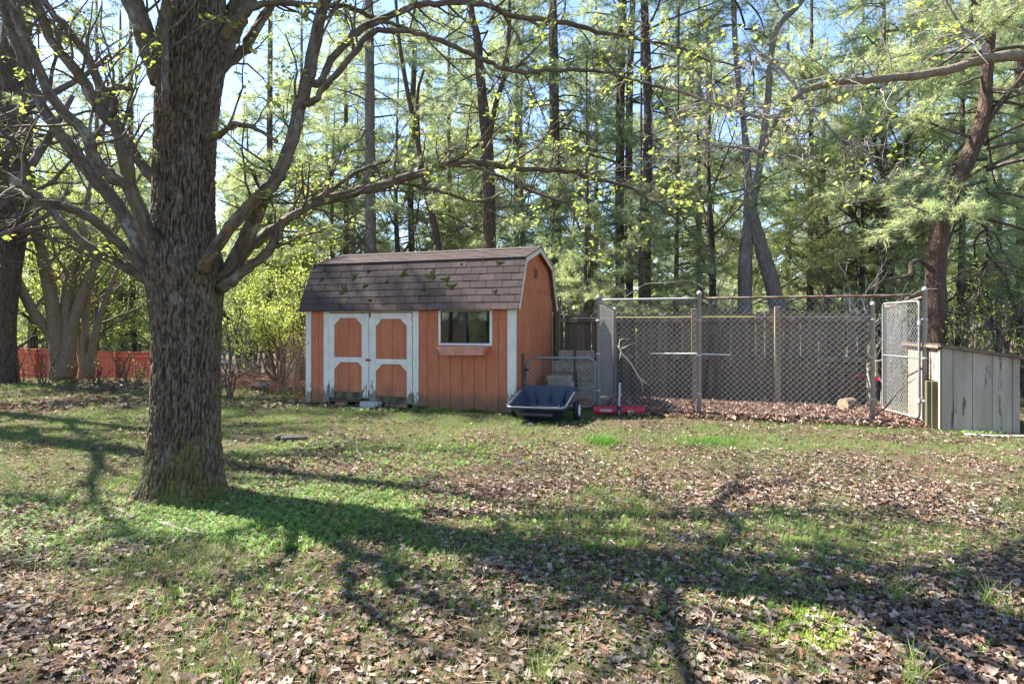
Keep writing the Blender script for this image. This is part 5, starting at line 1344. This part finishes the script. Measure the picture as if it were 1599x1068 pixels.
pine('pale feathery pine beyond the left half of the shed roof', [(540, 520, 20.5, 12), (541, 430, 20.5, 11), (541, 330, 20.5, 9), (540, 150, 20.5, 7)], 4, M['bark_pine'], 1.4)
leafy_tree('yellow-green tree glowing behind the many-stemmed trees', sp(110, 19.5), 7, 51, SPRING, 1.0, .11, 4, .12)
leafy_tree('yellow-green tree glowing behind the huge trunk at the left edge', sp(10, 20), 7.5, 52, SPRING, 1.0, .11, 4, .12)
leafy_tree('young leafing tree behind the big shrub left of the shed', sp(440, 17.5), 5, 53, SPRING, 1.0, .09, 3, .08)

def behind():
    rg = np.random.default_rng(4); mb = MB(); q = spline(np.array([(0, 0, -.3, .2), (.1, .02, 4, .16), (-.1, .04, 9, .1), (.05, 0, 15, .02)]), 5); tube(mb, q[:, :3], q[:, 3], 9, True, .08, 2); me = mb.mesh('trunk', True); me.materials.append(M['bark_pine'])
    for i in range(9):
        x, y = -29 + i * 3.1 + rg.uniform(-1, 1), -17 - rg.uniform(0, 7)
        t = thing('pine_tree', 'pine on the near side of the yard, mirrored in the shed window', 'pine tree', (x, y, float(gz(x, y))), rg.uniform(0, 6), 'pines mirrored in the shed window'); c = (4, 3, 5, 4, 1)[i % 5]
        for nm, m_ in (('trunk', me), ('branches', CROWNS[c][0]), ('needles', CROWNS[c][1])):
            o = bpy.data.objects.new(nm, m_); COL.objects.link(o); o.parent = t
            if nm == 'needles': o['kind'] = 'stuff'
behind()

leafy_tree('tall branching tree beyond the left edge, shading the middle of the yard', (-9.8, 9.0), 13, 37, SPRING, .45, .07, 2, .24)
leafy_tree('branching tree beyond the left edge behind the other, shading the far lawn', (-12.2, 11.2), 12, 38, SPRING, .45, .07, 2, .22)

leafy_tree('dense bright green tree filling the wood left of the leaning reddish pine', sp(1385, 15.2), 9.5, 61, FRESH, 1.0, .075, 6, .14)
pine('pale soft-needled young pine between the twin-trunked pine and the crossing stems', [(1000, 520, 13.2, 8), (1000, 430, 13.2, 7), (1001, 330, 13.2, 5)], 5, M['bark_pine'], .4, .55)
pine('pale soft-needled young pine close behind the shed roof ridge', [(862, 520, 14.6, 8), (862, 430, 14.6, 7), (863, 330, 14.6, 5)], 5, M['bark_pine'], 3.1, .6)

for i, (px, d, c, sc, lab) in enumerate(((300, 21.5, 1, 1.0, 'feathery pine between the old tree and its right limbs, deep behind'), (150, 22.5, 0, 1.05, 'high-crowned pine above the many-stemmed trees'), (700, 22, 3, 1.15, 'pale feathery pine behind the leaning thin trunk'), (930, 22, 4, 1.1, 'pale feathery pine beyond the twin-trunked pine'), (1090, 20.5, 3, 1.1, 'pale feathery pine left of the crossing stems'), (1230, 22, 4, 1.05, 'pale feathery pine right of the crossing stems'), (1440, 20, 3, 1.1, 'pale feathery pine beyond the leaning reddish one'), (470, 23, 4, 1.05, 'pale feathery pine above the left end of the shed'), (1560, 18.5, 4, 1.0, 'full green pine at the right edge of the wood'))):
    pine(lab, [(px, 520, d, 9), (px, 430, d, 9), (px + 1, 330, d, 8), (px + 1, 150, d, 6)], c, M['bark_grey'], .7 * i + .2, sc)

# ================================================================ GROUND COVER
rg = np.random.default_rng(123)
def in_kennel(x, y):
    dx, dy = x - K0[0], y - K0[1]; s = dx * .952 - dy * .306; t = dx * .306 + dy * .952
    return (s > -.1) & (s < t3 + .05) & (t > -.25) & (t < KD + .1)
def blocked(x, y):
    dx, dy = x - SHED_O[0], y - SHED_O[1]; s = dx * .952 - dy * .306; t = dx * .306 + dy * .952
    b = (s > -.05) & (s < SL + .05) & (t > -.05) & (t < SW)
    dx, dy = x - 5.70, y - 7.82; s = dx * .952 - dy * .306; t = dx * .306 + dy * .952
    b |= (s > -.03) & (s < .9) & (t > -.03) & (t < 1.4)
    b |= (x - TB[0]) ** 2 + (y - TB[1]) ** 2 < .33 ** 2
    return b
def field(n, y0, y1, power=1.0, m=1.6):
    """points over the yard in view, with a margin to the sides"""
    y = y0 + (y1 - y0) * rg.random(n) ** power; x = rg.uniform(-1, 1, n) * (.90 * y + m)
    w = (.90 * y + m) / (.90 * y1 + m); k = (rg.random(n) < w) & ~blocked(x, y)
    return x[k], y[k]
def on_ground(x, y, dz): return np.column_stack([x, y, gz(x, y) + dz])
# how green / how leafy a spot is
def green(x, y):
    g = fbm(x * .55, y * .55, 0, 41, 4) + .35 * (fbm(x * 2.2, y * 2.2, 0, 45, 2) - .5)
    g = g + .16 * np.exp(-((y - 7.6) / 1.5) ** 2) * sstep(2.2, .2, x) - .10 * sstep(4.2, 2.6, y) * sstep(-4, 4, x)
    g = g + .10 * np.exp(-(((x + 2.0) / 1.4) ** 2 + ((y - 4.2) / .9) ** 2))
    return g
# oak-like dry leaf
def oak(n=7, curl=.35, seed=0):
    r = np.random.default_rng(seed); u = np.linspace(0, 1, n); half = .34 * np.sin(PI * (u * .93 + .05)) ** .7 * np.where(np.arange(n) % 2, 1.15, .62); half[0] = .03; half[-1] = .02
    L = np.column_stack([-half, u - .5, curl * half ** 2 * 2 + .10 * (u - .5) ** 2 + r.normal(0, .03, n)]); Rr = np.column_stack([half, u - .5, curl * half ** 2 * 2.4 + .10 * (u - .5) ** 2 + r.normal(0, .03, n)])
    C = np.column_stack([np.zeros(n), u - .5, .12 * (u - .5) ** 2 - .03]); v = np.vstack([L, C, Rr]); i = np.arange(n - 1)
    return v, [np.vstack([np.column_stack([i, i + n, i + n + 1, i + 1]), np.column_stack([i + n, i + 2 * n, i + 2 * n + 1, i + n + 1])])]
OAKS = [oak(5, .5, 1), oak(7, 1.1, 2), oak(5, -.6, 3), oak(5, 1.8, 4)]
DRY = .66 * np.array([(.46, .32, .24), (.36, .26, .20), (.30, .235, .195), (.54, .41, .32), (.24, .155, .11), (.36, .19, .115), (.20, .14, .115), (.34, .28, .25), (.62, .50, .41), (.15, .095, .07), (.28, .16, .10)])
RUST = np.array([(.24, .135, .10), (.30, .185, .14), (.18, .10, .075), (.34, .25, .20), (.22, .15, .12)])
def litter(name, label, n, y0, y1, size, shapes, keep, cols=DRY, lift=.012, power=1.0, m=1.6):
    mb = MB(); x, y = field(n, y0, y1, power, m)
    k = rg.random(len(x)) < keep(x, y); x, y = x[k], y[k]
    part_ = np.array_split(np.arange(len(x)), len(shapes))
    perm = rg.permutation(len(x)); x, y = x[perm], y[perm]
    for s, ix in zip(shapes, part_):
        N = len(ix); tilt = rg.normal(0, .26, N)
        c = cols[rg.integers(len(cols), size=N)] * rg.uniform(.75, 1.2, (N, 1))
        scatter(mb, s[0], s[1], on_ground(x[ix], y[ix], lift + np.abs(rg.normal(0, .012, N))), rots(rg.uniform(0, 2 * PI, N), tilt, rg.uniform(0, 2 * PI, N)), size * rg.uniform(.4, 1.5, N), c)
    return tag(mb.build(name, M['litter']), label, 'leaf litter', kind='stuff')
clump = lambda x, y: np.clip((fbm(x * 1.5, y * 1.5, 0, 91, 4) - .36) * 4.2, .24, 1)
leafy = lambda x, y: clump(x, y) * np.clip(1.2 - 7 * np.maximum(green(x, y) - .5, 0), .2, 1) * np.where((x > -3.6) & (x < -.9) & (y > 3.6) & (y < 5.6), .4, 1)
litter('leaf_litter', 'dry brown and grey fallen leaves spread over the near part of the yard', 80000, 1.2, 5.2, .037, OAKS, leafy, m=1.4)
litter('leaf_litter', 'dry fallen leaves thinly spread over the far part of the yard', 70000, 5.0, 10.4, .040, [OAKS[0], OAKS[3]], lambda x, y: leafy(x, y) * np.where(in_kennel(x, y), 0, .8) * (1 - .5 * sstep(6.5, 8.5, y)))
litter('leaf_litter', 'dry leaves below the trees and the red fence at the left', 16000, 9.8, 16.5, .085, [OAKS[3]], lambda x, y: np.where(in_kennel(x, y) | (x > 1.2), 0, clump(x, y)))
def kennel_litter():
    N = 5200; s = rg.uniform(.0, t3, N); t = rg.uniform(-.35, KD - .05, N) ; p = K0 + np.outer(s, UX) + np.outer(t, UY)
    k = ~blocked(p[:, 0], p[:, 1]); p = p[k]; N = len(p); mb = MB(); 
    p[:, 2] = rg.uniform(.005, .05, N) * (.6 + .8 * fbm(p[:, 0] * 2, p[:, 1] * 2, 0, 3))
    scatter(mb, OAKS[3][0], OAKS[3][1], p, rots(rg.uniform(0, 6.3, N), rg.normal(0, .5, N), rg.uniform(0, 6.3, N)), .085 * rg.uniform(.6, 1.3, N), RUST[rg.integers(len(RUST), size=N)] * rg.uniform(.8, 1.2, (N, 1)))
    tag(mb.build('leaf_litter', M['litter']), 'deep bed of reddish-brown leaves on the floor of the dog run', 'leaf litter', kind='stuff')
kennel_litter()
SCRAP = (np.array([(-.5, -.2, 0), (.1, -.45, .12), (.5, .1, 0), (.05, .4, .1)]), [np.array([(0, 1, 2), (0, 2, 3)])])
litter('leaf_scraps', 'small dark scraps of broken leaves between the larger ones', 120000, 1.2, 6.5, .026, [SCRAP], lambda x, y: .12 + .6 * clump(x, y), DRY * .75, .006, 1.0, 1.4)
def straw():
    N = 60000; x, y = field(N, 1.2, 8.0, 1.0, 1.4); k = (rg.random(len(x)) < .35 + .65 * clump(x, y)) & ~in_kennel(x, y); x, y = x[k], y[k]; N = len(x); mb = MB()
    tv = np.array([(-.5, -.012, 0), (.0, -.014, .05), (.5, 0, 0), (0, .014, .05)]); 
    c = np.array([(.30, .17, .09), (.38, .25, .15), (.22, .12, .075), (.44, .34, .24)])[rg.integers(4, size=N)]
    scatter(mb, tv, [np.array([(0, 1, 3), (1, 2, 3)])], on_ground(x, y, .008 + np.abs(rg.normal(0, .01, N))), rots(rg.uniform(0, 6.3, N), rg.normal(0, .2, N), rg.uniform(0, 6.3, N)), .10 * rg.uniform(.5, 1.2, N), c)
    tag(mb.build('pine_straw', M['litter']), 'fine brown pine straw mixed through the leaves of the yard', 'pine straw', kind='stuff')
straw()
# the largest leaves, each its own
def big_leaves():
    mats = []
    for i, c in enumerate(DRY[[0, 1, 3, 4, 5, 6, 8, 2]]): 
        mats.append(pm('dry_leaf', tuple(c * .82), tuple(c * 1.1), 30, .8, .3, 60))
    meshes = []
    for i in range(10):
        v, f = oak(9 if i % 2 else 11, (.5, 1.2, -.5, .9)[i % 4], 100 + i); mb = MB(); mb.add(v, f); me = mb.mesh('fallen_leaf', True); me.materials.append(mats[i % len(mats)]); meshes.append(me)
    n = 0
    while n < 300:
        y = 1.95 + 1.9 * rg.random() ** 1.3; x = rg.uniform(-.9, .9) * y
        if rg.random() > float(leafy(np.array([x]), np.array([y]))[0]) + .15: continue
        o = bpy.data.objects.new('fallen_leaf', meshes[int(rg.integers(10))]); COL.objects.link(o)
        s = rg.uniform(.032, .07); o.location = (x, y, float(gz(x, y)) + .022); o.rotation_euler = (rg.normal(0, .2), rg.normal(0, .2), rg.uniform(0, 6.3)); o.scale = (s, s, s)
        tag(o, 'large dry brown oak leaf lying on top of the near leaf litter', 'leaf', 'large fallen leaves'); n += 1
big_leaves()
# grass blades
def blade(n=3, bend=.5):
    u = np.linspace(0, 1, n + 1); w = .035 * (1 - u * .9); x = bend * u ** 2; v = np.vstack([np.column_stack([x, -w, u]), np.column_stack([x, w, u])]); i = np.arange(n)
    return v, [np.column_stack([i, i + 1, i + n + 2, i + n + 1])]
GR = np.array([.85, 1.0, 1.2]) * np.array([(.13, .20, .035), (.18, .25, .045), (.10, .17, .03), (.24, .28, .07), (.30, .29, .11)])
TRI = lambda bend: (np.array([(0, -.04, 0), (0, .04, 0), (bend, 0, 1)]), [np.array([(0, 1, 2)])])
def grass(name, label, n, y0, y1, h, keep, per=9, spread=.03, cols=GR, m=1.6):
    mb = MB(); x, y = field(n, y0, y1, 1, m); k = rg.random(len(x)) < keep(x, y); x, y = x[k], y[k]
    for b in ((blade(1, .25), blade(2, .6), blade(2, .95)) if y1 < 6 else (TRI(.2), TRI(.55), TRI(.9))):
        X = np.repeat(x, per // 3); Y = np.repeat(y, per // 3); N = len(X); X = X + rg.normal(0, spread, N); Y = Y + rg.normal(0, spread, N)
        c = np.repeat(cols[rg.integers(len(cols), size=len(x))], per // 3, 0) * rg.uniform(.75, 1.25, (N, 1))
        scatter(mb, b[0], b[1], on_ground(X, Y, -.004), rots(rg.uniform(0, 6.3, N), rg.normal(0, .25, N), np.zeros(N)), h * rg.uniform(.5, 1.3, N), c)
    return tag(mb.build(name, M['grass']), label, 'grass', kind='stuff')
gk = lambda x, y: np.clip((green(x, y) - .42) * 6, 0.06, 1)
grass('short_grass', 'thin short grass poking through the near leaves', 23000, 1.2, 5.4, .054, lambda x, y: np.clip(gk(x, y) * .8 + .8 * (.55 - clump(x, y)), .05, 1), 9)
grass('short_grass', 'short grass of the lawn before the shed and dog run', 50000, 5.2, 10.6, .047, lambda x, y: np.where(in_kennel(x, y), 0, gk(x, y) * .9 + .25), 9)
grass('short_grass', 'rough grass below the trees and the red fence at the left', 12000, 10.2, 17.5, .10, lambda x, y: np.where(in_kennel(x, y) | (x > -4.2), 0, np.clip(gk(x, y) + .25, 0, 1)), 9, .05)
# chickweed: small rosettes of round leaves on short stems
def weed():
    v, f = [], []; r = np.random.default_rng(2); n = 0
    for tier, (z, rad, k) in enumerate(((.25, .55, 4), (.55, .5, 4), (.85, .32, 3))):
        for j in range(k):
            a = j * 2 * PI / k + tier * .6; c, s = math.cos(a), math.sin(a); q = np.array([(.08, 0, z - .06), (rad * .6, .22, z + .05), (rad, 0, z), (rad * .6, -.22, z + .05)])
            v.append(np.column_stack([q[:, 0] * c - q[:, 1] * s, q[:, 0] * s + q[:, 1] * c, q[:, 2]])); f.append((n, n + 1, n + 2, n + 3)); n += 4
    return np.vstack(v), [np.array(f)]
WV = weed()
WC = np.array([1.5, 1.25, 1.2]) * np.array([(.12, .235, .055), (.15, .28, .065), (.10, .20, .06), (.19, .31, .085)])
def weeds(label, n, cx, cy, rx, ry, size, thr=.0):
    a = rg.uniform(0, 2 * PI, n); q = np.sqrt(rg.random(n)) ; x = cx + rx * q * np.cos(a); y = cy + ry * q * np.sin(a)
    k = (fbm(x * 2.1, y * 2.1, 0, 61, 3) + .45 * (1 - q) > .42 + thr) & ~blocked(x, y) & (rg.random(n) < 1.25 - q ** 2); x, y = x[k], y[k]; N = len(x); mb = MB()
    scatter(mb, WV[0], WV[1], on_ground(x, y, .0), rots(rg.uniform(0, 6.3, N), rg.normal(0, .25, N), np.zeros(N)), size * rg.uniform(.5, 1.35, N), WC[rg.integers(4, size=N)] * rg.uniform(.75, 1.2, (N, 1)))
    return tag(mb.build('chickweed', M['grass']), label, 'weeds', kind='stuff')
weeds('dense bright green chickweed patch right of the old tree trunk', 5600, -1.7, 4.6, 1.45, 1.0, .036, .0)
weeds('green chickweed before and around the foot of the old tree', 4600, -3.2, 4.2, 2.2, .9, .034, .07)
weeds('green weeds spread over the grass between the old tree and the shed', 3200, -1.6, 6.3, 2.2, 1.1, .034, .12)
weeds('sparse green weeds among the leaves in the middle of the yard', 4200, 1.0, 3.5, 3.4, 1.5, .030, .17)
weeds('weeds growing along the foot of the dog house', 160, 6.2, 7.6, .7, .08, .05, .05)
weeds('weeds growing along the foot of the shed front', 500, -1.2, 9.75, 1.6, .16, .05, .0)
# longer tufts that stand out singly
def tuft(px, py, h, n, seed, lab):
    r = np.random.default_rng(seed); p = gp(px, py, 0); mb = MB(); bv = [blade(5, .5), blade(5, 1.0), blade(5, .2)]
    for b in bv:
        w = b[0].copy(); w[:, 1] *= .42; N = n // 3
        scatter(mb, w, b[1], np.tile(p, (N, 1)) + np.column_stack([r.normal(0, .03, N), r.normal(0, .03, N), np.zeros(N)]), rots(r.uniform(0, 6.3, N), r.normal(0, .3, N), np.zeros(N)), h * r.uniform(.6, 1.2, N), np.array([(.22, .32, .07)]) * r.uniform(.7, 1.25, (N, 1)))
    tag(mb.build('grass_tuft', M['grass']), lab, 'grass tuft', 'long grass tufts')
for i, (px, py, h) in enumerate(((1405, 940, .17), (1585, 970, .16), (995, 808, .16), (1232, 880, .12), (1425, 1072, .16), (1540, 945, .13), (980, 745, .14), (885, 860, .12), (1060, 765, .12), (1500, 905, .13), (700, 895, .13), (310, 905, .12), (845, 1060, .14))):
    tuft(px, py, h, 36, i, 'long thin-bladed grass tuft rising above the fallen leaves')
for i, (px, py, lab) in enumerate(((942, 692, 'lush green grass clump before the red snow pusher'), (1110, 694, 'lush green grass clump before the middle post of the dog run'))):
    r = np.random.default_rng(70 + i); p = gp(px, py, 0); mb = MB()
    for b in (blade(3, .3), blade(3, .7)):
        N = 420; q = p + np.column_stack([r.normal(0, .22 if i else .10, N), r.normal(0, .12, N), np.zeros(N)]); scatter(mb, b[0], b[1], q, rots(r.uniform(0, 6.3, N), r.normal(0, .25, N), np.zeros(N)), .09 * r.uniform(.5, 1.2, N), np.array([(.12, .26, .04)]) * r.uniform(.7, 1.2, (N, 1)))
    tag(mb.build('grass_clump', M['grass']), lab, 'grass clump')
# moss on the soil
def ground_moss(px, py, rx, ry):
    c = gp(px, py, 0); N = 1500; a = rg.uniform(0, 6.3, N); q = np.sqrt(rg.random(N)); x = c[0] + rx * q * np.cos(a); y = c[1] + ry * q * np.sin(a); k = fbm(x * 5, y * 5, 0, 3) + .4 * (1 - q) > .5; x, y = x[k], y[k]; N = len(x); mb = MB()
    ico = np.array([(1, 0, 0), (-1, 0, 0), (0, 1, 0), (0, -1, 0), (0, 0, 1)], float); fc = [np.array([(0, 2, 4), (2, 1, 4), (1, 3, 4), (3, 0, 4)])]
    scatter(mb, ico, fc, on_ground(x, y, .002), rots(rg.uniform(0, 6, N), rg.normal(0, .3, N), np.zeros(N)), rg.uniform(.008, .018, N), np.array([(.15, .19, .025)]) * rg.uniform(.7, 1.3, (N, 1)))
    tag(mb.build('moss', M['litter']), 'yellow-green moss cushion on the soil among the leaves', 'moss', kind='stuff')
ground_moss(1270, 978, .30, .18)
# sticks and wood lying about
stick('thin pale stick lying among the leaves in the near yard', [gp(1095, 1008), gp(1112, 975), gp(1128, 942)], .008, 'stick', [[gp(1116, 968), gp(1109, 958, .03), gp(1104, 946, .03)]])
stick('bent grey stick at the foot of the old tree', [gp(178, 797), gp(196, 806), gp(210, 812)], .013, 'stick', [[gp(180, 795), gp(196, 782), gp(203, 775)]])
stick('short thick stick in the chickweed before the old tree', [gp(255, 822), gp(278, 830), gp(312, 838)], .018, 'stick')
stick('long dark stick on the leaves at the left edge', [gp(0, 955), gp(35, 958), gp(80, 966)], .016, 'stick_dark')
stick('dark stick lying in the grass left of the old tree', [gp(20, 885), gp(60, 882), gp(95, 878)], .014, 'stick_dark')
stick('short broken twig among leaves before the old tree', [gp(455, 930), gp(475, 925), gp(500, 908)], .011, 'stick')
def bark_piece():
    t = gp(455, 688, 0); mb = MB()
    for i, (dx, dy, a, L, r) in enumerate(((0, 0, .25, .42, .035), (.05, -.05, -.2, .3, .03), (-.1, .04, .5, .25, .022))):
        d = np.array([math.cos(a), -math.sin(a) * .6, 0]); q = np.array([t + (dx, dy, r) - d * L / 2, t + (dx, dy, r + .01), t + (dx, dy, r) + d * L / 2]); tube(mb, spline(q, 4), np.linspace(r, r * .6, 9), 9, True, .3, i + 2)
    tag(mb.build('rotten_wood', M['stick_dark'], None, True), 'dark rotten wood lying in the grass between old tree and shed', 'wood')
bark_piece()
l = log_round('fallen_log', 'rotting brown log beside the brush pile left of the shed', G(414, 613), -.5, .13, .6, 'bark_red')
M['straw'] = pm('pine_straw', (.26, .12, .07), (.38, .22, .14), 10, .9, .2)
def brush_pile():
    r = np.random.default_rng(8); mb = MB(); c = G(375, 612); c[1] += .9
    for i in range(420):
        a = r.uniform(0, 2 * PI); q = np.sqrt(r.random()); p = c + np.array([1.25 * q * math.cos(a), .5 * q * math.sin(a), r.uniform(0, .36) * (1 - q * q) + .02]); d = unit(np.array([r.normal(0, 1), r.normal(0, .6), r.normal(0, .22)])); L = r.uniform(.2, .7)
        s = np.array([p - d * L / 2, p + r.normal(0, .03, 3), p + d * L / 2]); s[:, 2] = np.maximum(s[:, 2], .01); tube(mb, s, [.006, .006, .003], 3, False)
    tag(mb.build('brush_pile', M['straw']), 'low pile of reddish brush and pine straw left of the shed', 'brush pile', kind='stuff')
    mb = MB()
    for i in range(150):
        a = r.uniform(0, 2 * PI); p = c + np.array([r.normal(-.2, .7), r.normal(.3, .25), 0]); q = [p, p + np.array([r.normal(0, .2), r.normal(0, .1), r.uniform(.25, .5)]), p + np.array([r.normal(0, .5), r.normal(0, .2), r.uniform(.3, .75)])]; tube(mb, spline(np.array(q), 3), np.linspace(.006, .002, 7), 3, False)
    tag(mb.build('dry_stems', M['twig_dead']), 'dry arching stems sticking out of the brush pile', 'stems', kind='stuff')
brush_pile()
def saplings():
    r = np.random.default_rng(12)
    spots = [(28, 600, .9, 'thorny leafing sapling between the huge trunk and the red fence'), (70, 603, 1.1, 'spindly sapling before the stout many-stemmed tree'), (150, 600, .7, 'low weedy sapling before the slimmer many-stemmed tree'), (185, 602, 1.0, 'pale bare sapling before the red fence'), (215, 606, .8, 'leafy sapling beside the old tree before the red fence'), (352, 622, 1.0, 'reddish bare sapling at the edge of the brush pile')]
    for i, (px, py, h, lab) in enumerate(spots):
        g = G(px, py); shrub(lab, g[:2], h, .6, 6, 200 + i, SPRING, .04, 2, .5 if i != 5 else .05, 'twig', 1, name='sapling')
    for i, (px, d, h, lab) in enumerate(((468, 12.0, 1.3, 'stand of dry tan weed stalks against the left shed wall'), (448, 12.3, 1.1, 'dry tan weed stalks between the shrub and the shed'))):
        mb = MB(); x, y = sp(px, d)
        for k in range(46):
            p = np.array([x + r.normal(0, .2), y + r.normal(0, .2), 0]); tube(mb, spline(np.array([p, p + (r.normal(0, .04), r.normal(0, .04), h * .5), p + (r.normal(0, .12), r.normal(0, .1), h * r.uniform(.7, 1.1))]), 2), .004, 3, False)
        tag(mb.build('weed_stalks', M['stick']), lab, 'stalks', kind='stuff')
saplings()
